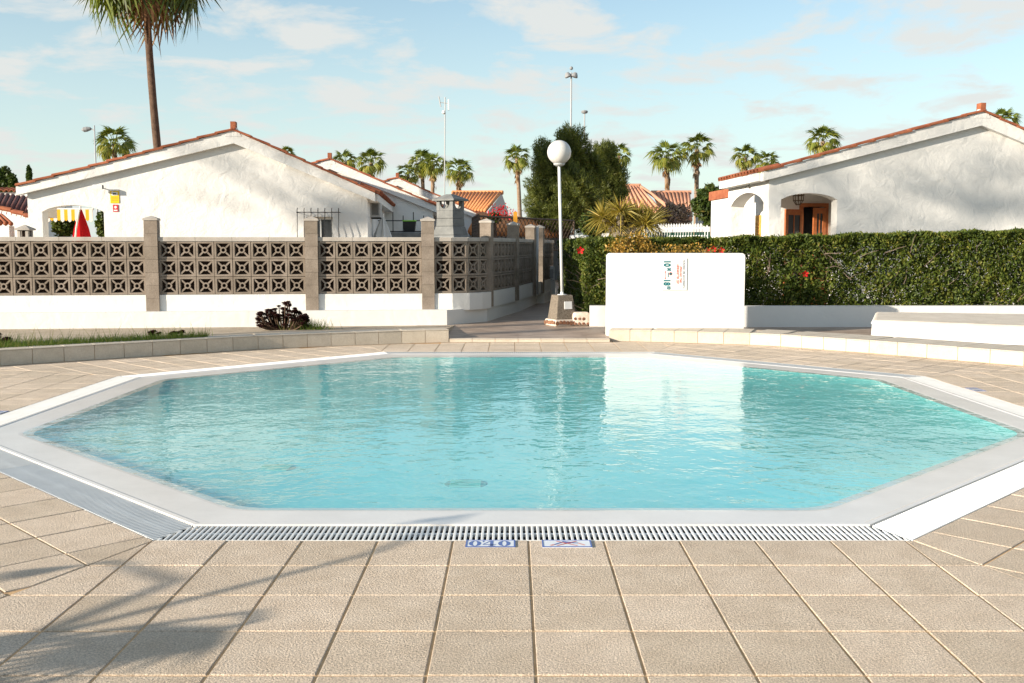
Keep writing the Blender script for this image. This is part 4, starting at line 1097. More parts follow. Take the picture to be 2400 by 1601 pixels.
# ---- background houses with visible tiled slopes
def tiled_slope(parent, p_ridge0, p_ridge1, p_eave0, p_eave1, n, mat, name='roof_tile', r=None):
    """n half-round tile columns running from ridge to eave, each its own piece, over a backing sheet"""
    A, B, C_, D = map(Vector, (p_ridge0, p_ridge1, p_eave0, p_eave1))
    dn = (B - A).cross(C_ - A).normalized()
    if dn.z < 0: dn = -dn
    MB().add([A, B, D, C_], [(0, 1, 2, 3)]).build('slope', mat, parent, recalc=False)
    rr = r or (B - A).length / n * 0.46
    for k in range(n):
        a = A.lerp(B, (k + .5) / n); c = C_.lerp(D, (k + .5) / n)
        pts = [a.lerp(c, s) + dn * rr * .25 for s in (0, 1.02)]
        MB().tube(pts, [rr, rr], 8).build(name, mat, parent, smooth=True)
# orange roof beyond the left row
e = empty('orange_roof_house', at(1130, 520, 46)); e.location.z = 0; tag(e, 'house with a bright orange tiled roof between the chimney and the palm', 'house')
def L(p): return Vector(p) - e.location
r0, r1 = L(at(1060, 453, 48)), L(at(1176, 453, 47)); e0, e1 = L(at(1062, 480, 44.5)), L(at(1141, 494, 43.8))
e0 = L(at(1042, 490, 44)); e1 = L(at(1141, 494, 43.6))
tiled_slope(e, r0, r1, e0, e1, 14, M['orange'])
b1 = L(at(1192, 500, 48.5))
MB().add([tuple(r1), tuple(e1 + Vector((.05, .1, -.02))), (e1.x + .05, e1.y + .1, 0), (b1.x, b1.y, 0), tuple(b1)], [(0, 1, 2, 3, 4)]).build('gable_wall', M['pinkwall'], e, recalc=False)
MB().add([tuple(e0 + Vector((0, .1, -.05))), tuple(e1 + Vector((0, .1, -.05))), (e1.x, e1.y + .1, 0), (e0.x, e0.y + .1, 0)], [(0, 1, 2, 3)]).build('front_wall', M['stucco'], e, recalc=False)
MB().tube([r0 + Vector((0, 0, .03)), r1 + Vector((.05, 0, .03))], .10, 8).build('ridge_tile', M['orange'], e)
# long low lean-to roof behind the lattice
e = empty('lean_to_roof', at(1220, 560, 32)); e.location.z = 0; tag(e, 'long low lean-to with terracotta tiles behind the lattice screen', 'lean-to')
a0, a1 = L(at(1118, 508, 31.5)), L(at(1318, 527, 41)); c0, c1 = L(at(1100, 543, 30)), L(at(1330, 552, 39.5))
tiled_slope(e, a0, a1, c0, c1, 34, M['orange'])
for k in range(24):
    q0 = a0.lerp(a1, (k + .5) / 24)
    o = inst('ridge_tile', barrel_me, e, (q0.x, q0.y - .15, q0.z + .03), (0, 0, 0))
MB().add([tuple(c0 + Vector((0, .1, 0))), tuple(c1 + Vector((0, .1, 0))), (c1.x, c1.y + .1, 0), (c0.x, c0.y + .1, 0)], [(0, 1, 2, 3)]).build('wall', M['chimney'], e, recalc=False)
# salmon roof on the right
e = empty('salmon_roof_house', at(1540, 540, 50)); e.location.z = 0; tag(e, 'house with a salmon tiled roof behind the spiky dragon tree', 'house')
tiled_slope(e, L(at(1440, 437, 52)), L(at(1500, 437, 52)), L(at(1425, 500, 48.5)), L(at(1560, 500, 48.5)), 9, M['pinktile'])
tiled_slope(e, L(at(1528, 453, 52.5)), L(at(1618, 453, 52.5)), L(at(1556, 516, 49)), L(at(1622, 516, 49)), 10, M['pinktile'])
MB().tube([L(at(1498, 436, 51.8)), L(at(1530, 457, 51.2)), L(at(1580, 496, 48.4)), L(at(1605, 512, 48))], .09, 8).build('hip_tile', M['pinktile'], e)
MB().tube([L(at(1438, 435, 52)), L(at(1502, 435, 52))], .10, 8).build('ridge_tile', M['pinktile'], e); MB().tube([L(at(1526, 451, 52.5)), L(at(1620, 451, 52.5))], .10, 8).build('ridge_tile', M['pinktile'], e)
q0, q1 = L(at(1425, 500, 48.6)), L(at(1622, 500, 49.2))
MB().add([tuple(q0), tuple(q1), (q1.x, q1.y, 0), (q0.x, q0.y, 0)], [(0, 1, 2, 3)]).build('wall', M['stucco'], e, recalc=False)
# garage with a panelled door
e = empty('garage', at(1415, 560, 36)); e.location.z = 0; tag(e, 'small garage with a white panelled door behind the dragon tree', 'garage')
q0, q1 = L(at(1386, 535, 36)), L(at(1480, 535, 36))
MB().box(q0.x, q1.x, 0, 2.5, 0, q0.z + .0).build('wall', M['stucco'], e)
zt = q0.z
for k in range(4): MB().cbox(q0.x + .08, q0.x + .82, -.03, .0, .06 + k * (zt - .1) / 4, .02 + (k + 1) * (zt - .1) / 4, .01).build('door_panel', M['whitemetal'], e)
MB().add([(q0.x - .1, -.35, zt + .0), (q1.x + .1, -.35, zt + .0), (q1.x + .1, .6, zt + .26), (q0.x - .1, .6, zt + .26), (q0.x - .1, -.35, zt + .05), (q1.x + .1, -.35, zt + .05), (q1.x + .1, .6, zt + .31), (q0.x - .1, .6, zt + .31)],
         [(0, 3, 2, 1), (4, 5, 6, 7), (0, 1, 5, 4), (1, 2, 6, 5), (2, 3, 7, 6), (3, 0, 4, 7)]).build('roof', M['orange'], e)
# green and white picket fence
e = empty('picket_fence', at(1570, 560, 33)); e.location.z = 0; tag(e, 'white picket fence with dark green slats behind the hedge', 'fence')
p0, p1 = L(at(1484, 546, 33)), L(at(1662, 534, 31))
for k in range(30):
    q = p0.lerp(p1, k / 29)
    MB().box(-.028, .028, -.012, .012, 0, 1.0 + .76 + (.08 if k % 4 == 0 else 0)).build('picket', M['green'], e, loc=(q.x, q.y, 0))
    MB().add([(-.03, -.02, 0), (.03, -.02, 0), (.03, .02, 0), (-.03, .02, 0), (-.03, -.02, .22), (.03, -.02, .22), (.03, .02, .22), (-.03, .02, .22), (0, 0, .28)],
             [(0, 3, 2, 1), (0, 1, 5, 4), (1, 2, 6, 5), (2, 3, 7, 6), (3, 0, 4, 7), (4, 5, 8), (5, 6, 8), (6, 7, 8), (7, 4, 8)]).build('picket_top', M['whitemetal'], e, loc=(q.x, q.y - .01, 1.74))
for z in (1.62, 1.86):
    MB().tube([(p0.x, p0.y + .03, z), (p1.x, p1.y + .03, z)], .03, 6).build('rail', M['whitemetal'], e)
# lattice screens
def lattice(label, p0, p1, z0, z1, step=.16):
    e = empty('lattice_screen', ((p0[0] + p1[0]) / 2, (p0[1] + p1[1]) / 2, 0)); tag(e, label, 'lattice')
    a = Vector(p0) - e.location.xy; b = Vector(p1) - e.location.xy; Ln = (b - a).length; H = z1 - z0; u = (b - a).normalized()
    for sgn_ in (1, -1):
        k = -int(H / step) - 1
        while k * step < Ln:
            s0, s1 = k * step, k * step + H
            c0_, c1_ = max(0, s0), min(Ln, s1)
            if c1_ > c0_ + .02:
                za = z0 + (c0_ - s0); zb = z0 + (c1_ - s0)
                if sgn_ < 0: za, zb = z1 - (c0_ - s0), z1 - (c1_ - s0)
                A = a + u * c0_; B = a + u * c1_
                MB().tube([(A.x, A.y + .01 * sgn_, za), (B.x, B.y + .01 * sgn_, zb)], .012, 4).build('lath', M['lattice'], e)
            k += 1
    for z in (z0, z1): MB().tube([(a.x, a.y, z), (b.x, b.y, z)], .025, 6).build('rail', M['lattice'], e)
    MB().tube([(a.x, a.y, 0), (a.x, a.y, z1)], .03, 6).build('post', M['lattice'], e); MB().tube([(b.x, b.y, 0), (b.x, b.y, z1)], .03, 6).build('post', M['lattice'], e)
qa, qb = at(1108, 540, 27), at(1122, 540, 24.5)
lattice('dark diamond lattice screen beside the third bungalow', (qa.x, qa.y), (qb.x, qb.y), .9, 2.05, .17)
qa, qb = at(1122, 540, 25.5), at(1345, 540, 30)
lattice('long dark diamond lattice in front of the lean-to roof', (qa.x, qa.y), (qb.x, qb.y), 1.2, 2.05, .20)
for px_, lab in ((1345, 'low white gate pillar at the end of the lattice'), (1369, 'second low white pillar beyond the lattice, next to the dark shrub')):
    q = at(px_, 555, 29); o = MB().cbox(-.12, .12, -.12, .12, -.03, 1.62, .03).build('gate_pillar', M['stucco'], loc=(q.x, q.y, 0)); tag(o, lab, 'pillar')

# ---- far left: dark red roof and white walls beyond the first house
e = empty('dark_roof_house', at(0, 560, 27)); e.location.z = 0; tag(e, 'house with a dark red roof next to the arched porch', 'house')
tiled_slope(e, L(at(-260, 430, 31)), L(at(110, 470, 31)), L(at(-260, 398, 25)) * 0 + L(at(-260, 440, 27)), L(at(84, 516, 27)), 30, M['darkroof'])
v0, v1 = L(at(-260, 416, 26.9)), L(at(84, 513, 26.9))
for k in range(12):
    q0 = v0.lerp(v1, k / 12); q1 = v0.lerp(v1, (k + 1) / 12)
    MB().tube([q0 + Vector((0, 0, .02)), q1 + Vector((0, 0, .05))], .06, 7).build('verge_tile', M['terracotta'], e)
MB().add([tuple(v0), tuple(v1), (v1.x, v1.y, 0), (v0.x, v0.y, 0)], [(0, 1, 2, 3)]).build('gable_wall', M['stucco'], e, recalc=False)
e = empty('porch_roof', at(0, 560, 23)); e.location.z = 0; tag(e, 'small red tiled porch roof over a white wall behind the fence', 'porch')
tiled_slope(e, L(at(-120, 500, 24.4)), L(at(8, 506, 24.4)), L(at(-120, 521, 23)), L(at(32, 526, 23)), 12, M['terracotta'])
q0, q1 = L(at(-120, 526, 23.1)), L(at(26, 530, 23.1)); MB().box(q0.x, q1.x, 0, .25, 0, q1.z).build('wall', M['stucco'], e)
# far wall with red coping under the trees
e = empty('far_house', at(30, 540, 44)); e.location.z = 0; tag(e, 'far white house with a red tiled parapet under the dark trees', 'house')
q0, q1 = L(at(-60, 445, 44)), L(at(74, 445, 44)); MB().box(q0.x, q1.x, 0, 4, 0, q0.z - .1).build('wall', M['stucco'], e)
for k in range(11): o = inst('roof_tile', barrel_me, e, (q0.x + (q1.x - q0.x) * (k + .5) / 11, -.2, q0.z - .1), (R(14), 0, 0), (1.3, 1.5, 1.3))

# ---- masts and street lamps
def lamp_post(name, label, p, h, r=.06): 
    e = empty(name, (p.x, p.y, 0)); tag(e, label, 'street lamp'); MB().tube([(0, 0, 0), (0, 0, h)], [r, r * .7], 8).build('pole', M['greymetal'], e, smooth=True); return e
q = at(221, 300, 45); e = lamp_post('street_lamp', 'street lamp with one grey head on a short arm above the bungalow roof', q, at(221, 294, 45).z, .042)
zt = at(221, 298, 45).z
MB().tube([(0, 0, zt - .15), (-.12, 0, zt - .08), (-.22, 0, zt - .03)], .03, 6).build('arm', M['greymetal'], e)
MB().lathe([(.01, 0), (.07, .05), (.11, .2), (.11, .34), (.03, .44)], 10).build('lamp_head', M['lampgrey'], e, loc=(-.12, 0, zt - .06)).rotation_euler = (0, R(-98), 0)
q = at(1339, 160, 52); e = lamp_post('street_lamp', 'tall slender lamp mast with twin floodlight heads behind the pine', q, at(1339, 170, 52).z, .055); zt = at(1339, 177, 52).z
for sx in (-1, 1): MB().lathe([(.02, .16), (.08, .15), (.15, .04), (.18, -.06), (.15, -.09), (.04, -.09)], 12).build('lamp_head', M['lampgrey'], e, loc=(sx * .17, 0, zt)).rotation_euler = (0, R(20 * sx), 0)
MB().lathe([(.02, -.09), (.08, -.05), (.09, 0), (.07, .06), (.02, .09)], 12).build('top_ball', M['lampgrey'], e, loc=(0, 0, at(1339, 160, 52).z))
q = at(1370, 262, 50); e = lamp_post('street_lamp', 'shorter lamp mast with a mushroom head behind the pine', q, at(1370, 266, 50).z, .045)
MB().lathe([(.04, -.04), (.13, -.02), (.17, .05), (.14, .1), (.02, .13)], 14).build('lamp_head', M['lampgrey'], e, loc=(0, 0, at(1370, 262, 50).z - .05))
q = at(1039, 450, 31); e = empty('antenna_mast', (q.x, q.y, 0)); tag(e, 'thin antenna mast with aerials rising behind the concrete chimney', 'antenna'); zt = at(1044, 228, 31).z
MB().tube([(0, 0, 0), (.07, 0, zt)], .018, 6).build('mast', M['greymetal'], e)
mb = MB().tube([(-.10, 0, zt - .15), (.15, 0, zt - .18)], .012, 5).tube([(-.12, 0, zt + .02), (-.06, 0, zt - .28)], .02, 5); mb.build('aerial', M['greymetal'], e)
MB().cbox(.15, .19, -.04, .04, zt - .38, zt - .06, .01).build('panel_antenna', M['whitemetal'], e)
MB().lathe([(.02, 0), (.06, .03), (.05, .1)], 8).build('junction', M['whitemetal'], e, loc=(.03, 0, zt - .5))
#==PART4==
# ================================================================== vegetation
def tnoise(x, y, k=0.0):
    return (np.sin(x * 2.3 + y * 1.7 + k) + np.sin(x * 5.1 - y * 3.3 + 1.3 + k * 2) * .6 + np.sin(x * 11.0 + y * 7.0 + 2.1 + k) * .35) / 1.95
def hedge(label, front, depth, z0, ztop, n, size, branches, group=None, holes=None, bare=0.0):
    """clipped hedge along a front polyline; ztop(s_x) gives the height"""
    fr0 = [Vector(p) for p in front]
    e = empty('hedge', (fr0[0].x, fr0[0].y, z0)); tag(e, label, 'hedge', group)
    seg = np.array([(b - a).length for a, b in zip(fr0[:-1], fr0[1:])]); cum = np.concatenate([[0], np.cumsum(seg)])
    s = rng.random(n) * cum[-1]
    idx = np.clip(np.searchsorted(cum, s) - 1, 0, len(seg) - 1); k = (s - cum[idx]) / seg[idx]
    A = np.array([p[:] for p in fr0]); P = A[idx] + (A[idx + 1] - A[idx]) * k[:, None]
    D = A[idx + 1] - A[idx]; D /= np.linalg.norm(D, axis=1, keepdims=True); N = np.stack([-D[:, 1], D[:, 0]], 1)
    top = ztop(P[:, 0]) + 0.03 * tnoise(s * 3, 0)
    u = rng.random(n)
    isT = u < 0.30
    z = np.where(isT, top - np.abs(rng.normal(0, 0.05, n)), z0 + (top - z0) * rng.random(n))
    dep = np.where(isT, rng.random(n) * depth, np.abs(rng.normal(0, 0.14, n)))
    bulge = 0.07 * tnoise(s * 1.5, z * 3) + 0.03 * tnoise(s * 6, z * 6, 2)
    isB = (~isT) & (rng.random(n) < 0.25); dep = np.where(isB, depth * rng.random(n), dep)
    pos = np.stack([P[:, 0] + N[:, 0] * (dep - bulge), P[:, 1] + N[:, 1] * (dep - bulge), z], 1)
    stray = (rng.random(n) < 0.02) & isT; pos[stray, 2] += rng.random(stray.sum()) * 0.05
    if holes is not None:
        keep = rng.random(n) > holes(s, z, P[:, 0]); pos = pos[keep]; z = z[keep]
    dirs = np.zeros_like(pos); dirs[:, 2] = 0.5; dirs[:, 1] = -0.4
    L_ = leaves(pos - np.array(e.location), size, 0.38, dirs, 0.8)
    r = np.clip(rng.normal(0.42, 0.24, len(pos)) + 0.18 * tnoise(pos[:, 0] * 3, pos[:, 2] * 4, 1), 0, 1)
    stuff(numpy_mesh('foliage', L_, 4, M['leaf'], e, r))
    mb = MB()
    for _ in range(branches):
        sx = random.random() * cum[-1]; i = min(int(np.searchsorted(cum, sx)) - 1, len(seg) - 1); i = max(i, 0)
        a = fr0[i].lerp(fr0[i + 1], (sx - cum[i]) / seg[i]); d = (fr0[i + 1] - fr0[i]).normalized(); nn_ = Vector((-d.y, d.x))
        z_ = z0 + random.random() * 0.75 * (float(ztop(np.array([a.x]))[0]) - z0)
        p = Vector((a.x, a.y, z_)) + Vector((nn_.x, nn_.y, 0)) * random.uniform(-.03, .2); pts = [p]
        dr = Vector((random.uniform(-1, 1), random.uniform(-.5, .2), random.uniform(.1, 1.0))).normalized()
        for q in range(3):
            p = p + dr * random.uniform(.07, .14); pts.append(p); dr = (dr + Vector((random.gauss(0, .3), random.gauss(0, .2), random.gauss(0, .3)))).normalized()
        r0 = random.uniform(.004, .009); mb.tube([q - e.location for q in pts], [r0, r0 * .8, r0 * .6, r0 * .3], 4, False)
    stuff(mb.build('branches', M['twig'], e, recalc=False))
    return e
def gap(s, z, x):
    g = np.exp(-((x - 5.45) / 0.85) ** 2 - ((z - 0.95) / 0.30) ** 2) * 1.0 + np.exp(-((x - 4.55) / .35) ** 2 - ((z - 0.85) / 0.22) ** 2) * .75 + np.exp(-((x - 5.7) / .5) ** 2 - ((z - 0.5) / 0.14) ** 2) * 0.95
    g += np.exp(-((x - 7.1) / .6) ** 2 - ((z - 0.95) / 0.3) ** 2) * .45
    return np.clip(g * (0.32 + 0.5 * tnoise(x * 9, z * 11)), 0, 0.8)
hb = hedge('long clipped green hedge growing behind the low white planter wall', [(1.6, 11.80), (3.5, 11.78), (5.2, 11.80), (8.2, 11.88), (10.6, 12.0)], 0.6, 0.33,
           lambda x: 1.44 + 0.024 * (x - 3.6), 145000, 0.066, 200, holes=gap)
ha = hedge('dark green hedge along the brown path behind the globe lamp', [(1.02, 19.5), (1.10, 15.5), (1.14, 12.4), (1.5, 12.15), (2.6, 12.1)], 0.7, 0.12, lambda x: 1.425 + 0 * x, 90000, 0.060, 150)
def flower(e, p, r=.055):
    pts = []
    P0 = Vector(p) - e.location
    vs = []
    for k in range(5):
        a = 2 * math.pi * k / 5 + .3
        for j in range(1):
            c = lambda aa, rr, y: (P0.x + rr * math.cos(aa), P0.y + y, P0.z + rr * math.sin(aa))
            vs += [c(a, .004, .01), c(a - .45, r * .75, -.012), c(a, r, -.03), c(a + .45, r * .75, -.012)]
    numpy_mesh('flower', np.array(vs), 4, M['petal'], e)
fl = [(hb, at(1887, 642, 16.05)), (hb, at(1672, 584, 15.9)), (hb, at(1690, 587, 15.9)), (hb, at(1657, 588, 15.9))]
for e_, p in fl: flower(e_, p)
flower(ha, at(1360, 587, 16.15), .065)
# golden croton shrub over the sign wall
def shrub(name, label, cat, c, rad, n, size, mat, stems=8, asp=.45, base=None):
    e = empty(name, base or (c[0], c[1], 0)); tag(e, label, cat)
    d = unit(rng.normal(size=(n, 3))); rr = rng.random(n) ** 0.45
    lump = 1 + 0.22 * tnoise(d[:, 0] * 3 + d[:, 1] * 2, d[:, 2] * 3)
    pos = d * (rr * lump)[:, None] * np.array(rad) + np.array(c) - np.array(e.location)
    stuff(numpy_mesh('foliage', leaves(pos, size, asp), 4, mat, e, np.clip(rng.normal(.5, .25, n) + .2 * tnoise(pos[:, 0] * 5, pos[:, 2] * 5), 0, 1)))
    mb = MB()
    for k in range(stems):
        a = Vector((random.uniform(-.15, .15) * rad[0], random.uniform(-.15, .15) * rad[1], 0)); b = Vector(c) - e.location + Vector((random.uniform(-.6, .6) * rad[0], random.uniform(-.5, .5) * rad[1], random.uniform(-.2, .7) * rad[2]))
        mb.tube([a, a.lerp(b, .5) + Vector((0, 0, .05)), b], [.012, .009, .005], 5)
    stuff(mb.build('stems', M['twig'], e))
    return e
shrub('golden_shrub', 'bright golden croton shrub peeping over the left end of the sign wall', 'shrub', (1.66, 10.55, 1.24), (.36, .18, .26), 2600, .05, M['goldleaf'])
shrub('golden_shrub', 'duller golden shrub along the middle of the sign wall top', 'shrub', (2.45, 10.50, 1.17), (.55, .16, .18), 1300, .045, M['goldleaf'])

# ---- palms
def fan_leaf(L, rad, nseg, spread=2.3, droop=.35, wid=1.0):
    """fan leaf along +x: petiole then blades; (n,4,3) quads"""
    q = []
    q.append([(0, -.02, 0), (0, .02, 0), (L, .012, 0), (L, -.012, 0)])
    for k in range(nseg):
        a = -spread / 2 + spread * k / (nseg - 1)
        r = rad * (0.75 + .25 * math.cos(a)) * random.uniform(.85, 1.08); w_ = rad * spread / nseg * .42 * wid
        ca, sa = math.cos(a), math.sin(a); nx, ny = -sa, ca
        zf = (.04 if k % 2 else -.04) * rad
        m1 = (L + ca * r * .5, sa * r * .5, zf - droop * r * .08)
        q.append([(L, 0, 0), (m1[0] + nx * w_, m1[1] + ny * w_, m1[2]), (L + ca * r, sa * r, -droop * r * random.uniform(.5, 1.5)), (m1[0] - nx * w_, m1[1] - ny * w_, m1[2])])
    return np.array(q)
def rot_leaf(q, az, el, roll=0.0):
    m_ = Matrix.Rotation(az, 3, 'Z') @ Matrix.Rotation(-el, 3, 'Y') @ Matrix.Rotation(roll, 3, 'X')
    return q @ np.array(m_).T
def crown_mesh(name, seed, nleaf=27, R0=1.0, nseg=12):
    random.seed(seed); out_ = []
    for k in range(nleaf):
        f = (k + .5) / nleaf; el = R(80 - 118 * f ** 0.85) + random.gauss(0, .10); az = k * 2.39996 + random.gauss(0, .15)
        out_.append(rot_leaf(fan_leaf(.55 * R0 * random.uniform(.75, 1.15), .44 * R0, nseg, 2.7, .5 + .9 * f, 1.05), az, el, random.gauss(0, .35)))
    v_ = np.concatenate(out_).reshape(-1, 4, 3)
    me = numpy_mesh(name, v_, 4, M['palmleaf'], None, np.clip(np.repeat(np.linspace(.35, .75, nleaf), nseg + 1) + rng.normal(0, .16, nleaf * (nseg + 1)), 0, 1))
    return me
def skirt_mesh(name, seed, n=9):
    random.seed(seed); out_ = []
    for k in range(n):
        az = random.random() * 6.28
        out_.append(rot_leaf(fan_leaf(.38, .42, 8, 1.2, .2, 1.2), az, R(-72 - random.random() * 14), random.gauss(0, .4)) + np.array([0, 0, -.1]))
    for k in range(3):
        az = random.random() * 6.28
        out_.append(rot_leaf(fan_leaf(.15, .38, 7, .7, .1, 1.5), az, R(-86), 0) + np.array([.16 * math.cos(az), .16 * math.sin(az), -.6 - .15 * k]))
    return numpy_mesh(name, np.concatenate(out_), 4, M['deadleaf'], None)
tmp = [(crown_mesh('crown', 11 + i), skirt_mesh('dead_skirt', 31 + i)) for i in range(4)]
crowns = []
for a, b in tmp: crowns.append((a.data, b.data)); bpy.data.objects.remove(a); bpy.data.objects.remove(b)
def palm(label, crown_px, trunk_px, wpx, d, var, skirt=True, group='distant fan palms'):
    c = at(crown_px[0] * 1.0209, crown_px[1] * 1.0209, d); b = at(trunk_px * 1.0209, 560, d)
    sc_ = wpx * 1.0209 * d / 2384 / 1.75
    e = empty('palm_tree', (b.x, b.y, 0), 0); tag(e, label, 'palm tree', group)
    dx = c.x - b.x; z = c.z
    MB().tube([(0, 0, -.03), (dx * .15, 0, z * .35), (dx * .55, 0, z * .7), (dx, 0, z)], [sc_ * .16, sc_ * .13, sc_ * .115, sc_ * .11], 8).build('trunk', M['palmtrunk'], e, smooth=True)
    inst('crown', crowns[var][0], e, (dx, 0, z), (0, 0, random.random() * 6), (sc_, sc_, sc_ * .95))
    if skirt: inst('dead_leaves', crowns[var][1], e, (dx, 0, z - .1 * sc_), (0, 0, random.random() * 6), (sc_, sc_, sc_))
random.seed(5)
palm('fan palm beside the street lamp, above the arched bungalow roof', (263, 331), 264, 88, 55, 0)
palm('fan palm half hidden behind the second bungalow ridge', (792, 372), 794, 60, 85, 1)
palm('bushy fan palm standing above the second bungalow slope', (852, 374), 856, 70, 80, 2)
palm('lowest fan palm of the cluster near the antenna mast', (937, 402), 940, 58, 88, 3)
palm('higher palm of the overlapping pair behind the antenna mast', (967, 374), 978, 64, 82, 0)
palm('lower palm of the overlapping pair behind the antenna mast', (994, 381), 992, 66, 80, 1)
palm('fan palm standing apart, right above the concrete chimney', (1055, 393), 1050, 68, 78, 2)
palm('slender lone palm with a bare trunk between the chimney and the pine', (1187, 364), 1196, 68, 76, 3)
palm('palm crown emerging from behind the smaller pine', (1421, 358), 1424, 60, 74, 0)
palm('shorter palm of the pair above the salmon roof', (1530, 362), 1534, 84, 72, 1)
palm('taller palm of the pair beside the salmon roof', (1600, 343), 1598, 78, 74, 2)
palm('taller fan palm of the pair above the hedged bungalow eave', (1711, 362), 1711, 64, 80, 3)
palm('lower fan palm of the pair above the hedged bungalow eave', (1762, 376), 1764, 62, 84, 0, False)
palm('large palm crown rising over the middle of the hedged bungalow roof', (1889, 325), 1890, 82, 62, 2)
palm('palm crown showing beyond the hedged bungalow ridge', (2304, 281), 2306, 70, 60, 1, False)
palm('tip of a palm just showing above the arched bungalow roof near the second bungalow', (657, 357), 657, 46, 85, 3, False)

# ---- the tall palm: every fan leaf is a part
def tall_palm(label, base, top, scale, nleaf, seed, trunk_r=(.16, .12), cat='palm tree', els=(70, -95), nm='palm_tree'):
    random.seed(seed)
    e = empty(nm, (base[0], base[1], 0)); tag(e, label, cat)
    b = Vector((0, 0, -.03)); tp = Vector(top) - e.location
    pts = []; rad = []
    for k in range(15):
        s = k / 14; p = b.lerp(tp, s); p.x += .35 * math.sin(s * math.pi) * (tp.x * .5); pts.append(p); rad.append((trunk_r[0] + (trunk_r[1] - trunk_r[0]) * s) * (1 + .04 * (k % 2)))
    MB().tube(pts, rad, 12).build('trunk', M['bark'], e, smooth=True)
    for k in range(nleaf):
        f = (k + .5) / nleaf; el = R(els[0] + (els[1] - els[0]) * f) + random.gauss(0, .08); az = k * 2.39996 + random.gauss(0, .1)
        q = rot_leaf(fan_leaf(.80 * scale * random.uniform(.85, 1.1), .80 * scale, 26, 3.0, .35 + .55 * f, .9), az, el, random.gauss(0, .25))
        o = numpy_mesh('leaf', q, 4, M['palmleaf'] if f < .95 else M['deadleaf'], e, np.clip(rng.normal(.18 + .15 * f, .15, 27), 0, 1)); o.location = tp  # low mean darkens the leaves: their backlit look is in the colour
    return e
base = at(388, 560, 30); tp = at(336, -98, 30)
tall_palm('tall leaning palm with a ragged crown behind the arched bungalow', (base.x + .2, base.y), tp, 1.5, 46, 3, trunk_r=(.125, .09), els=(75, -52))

# ---- pine, dragon tree and other greenery
def pine(label, clumps, base, n, name='pine_tree'):
    e = empty(name, (base[0], base[1], 0)); tag(e, label, 'tree')
    tops = max(c[2] for c in clumps)
    MB().tube([(0, 0, -.03), (.05, 0, tops * .5), (.1, 0, tops * .9)], [.16, .12, .04], 8).build('trunk', M['bark'], e)
    P = []; Dd = []; cc = []
    wsum = sum(c[3] * c[4] * c[5] for c in clumps)
    for (x, y, z, rx, ry, rz) in clumps:
        k = int(n * rx * ry * rz / wsum)
        d = unit(rng.normal(size=(k, 3))); rr = rng.random(k) ** .42
        lump = 1 + .30 * tnoise(d[:, 0] * 4 + x * 3, d[:, 2] * 4 + z) + .15 * tnoise(d[:, 1] * 9, d[:, 0] * 9, 3)
        p = d * (rr * lump)[:, None] * np.array([rx, ry, rz]) + np.array([x, y, z]); P.append(p)
        Dd.append(d * .7 + np.array([0, 0, .55])); cc.append(np.clip(.30 + .25 * tnoise(p[:, 0] * 2.2 + p[:, 1] * 2, p[:, 2] * 2.2) + rng.normal(0, .14, k), 0, 1))
    P = np.concatenate(P); Dd = np.concatenate(Dd); cc = np.concatenate(cc)
    stuff(numpy_mesh('crown', leaves(P - np.array(e.location), .19, .11, Dd, .7), 4, M['pine'], e, cc))
    mb = MB()
    for (x, y, z, rx, ry, rz) in clumps:
        b = Vector((x, y, z)) - e.location; mb.tube([(0.03, 0, b.z * .55), Vector((0.03, 0, b.z * .6)).lerp(b, .5), b], [.06, .04, .02], 5)
    stuff(mb.build('limbs', M['bark'], e))
    return e
def cl(px, py, d, r, ry=None, rz=None):
    p = at(px * 1.0209, py * 1.0209, d); k = 1.0209 * d / 2384; return (p.x, p.y, p.z, r * k, (ry or r) * k, (rz or r) * k)
b_ = at(1300 * 1.0209, 560, 38)
pine('big dark feathery pine standing behind the globe lamp', [cl(1310, 345, 38, 40, 40, 55), cl(1262, 380, 37.5, 40, 40, 55), cl(1245, 450, 37.5, 40, 40, 60), cl(1345, 390, 38.5, 45, 40, 50), cl(1315, 440, 37, 55, 50, 60),
      cl(1270, 495, 37, 60, 40, 35), cl(1340, 490, 37.5, 55, 40, 45), cl(1298, 318, 38.3, 18, 18, 28), cl(1240, 345, 38, 18, 18, 30)], b_, 75000)
b_ = at(1395 * 1.0209, 560, 41)
pine('smaller dark pine beside the big feathery one, in front of a palm', [cl(1385, 370, 41, 34, 34, 42), cl(1412, 420, 41, 30, 30, 50), cl(1380, 440, 41, 40, 36, 45), cl(1400, 345, 41, 16, 16, 22), cl(1425, 445, 40.6, 18, 18, 14)], b_, 30000)
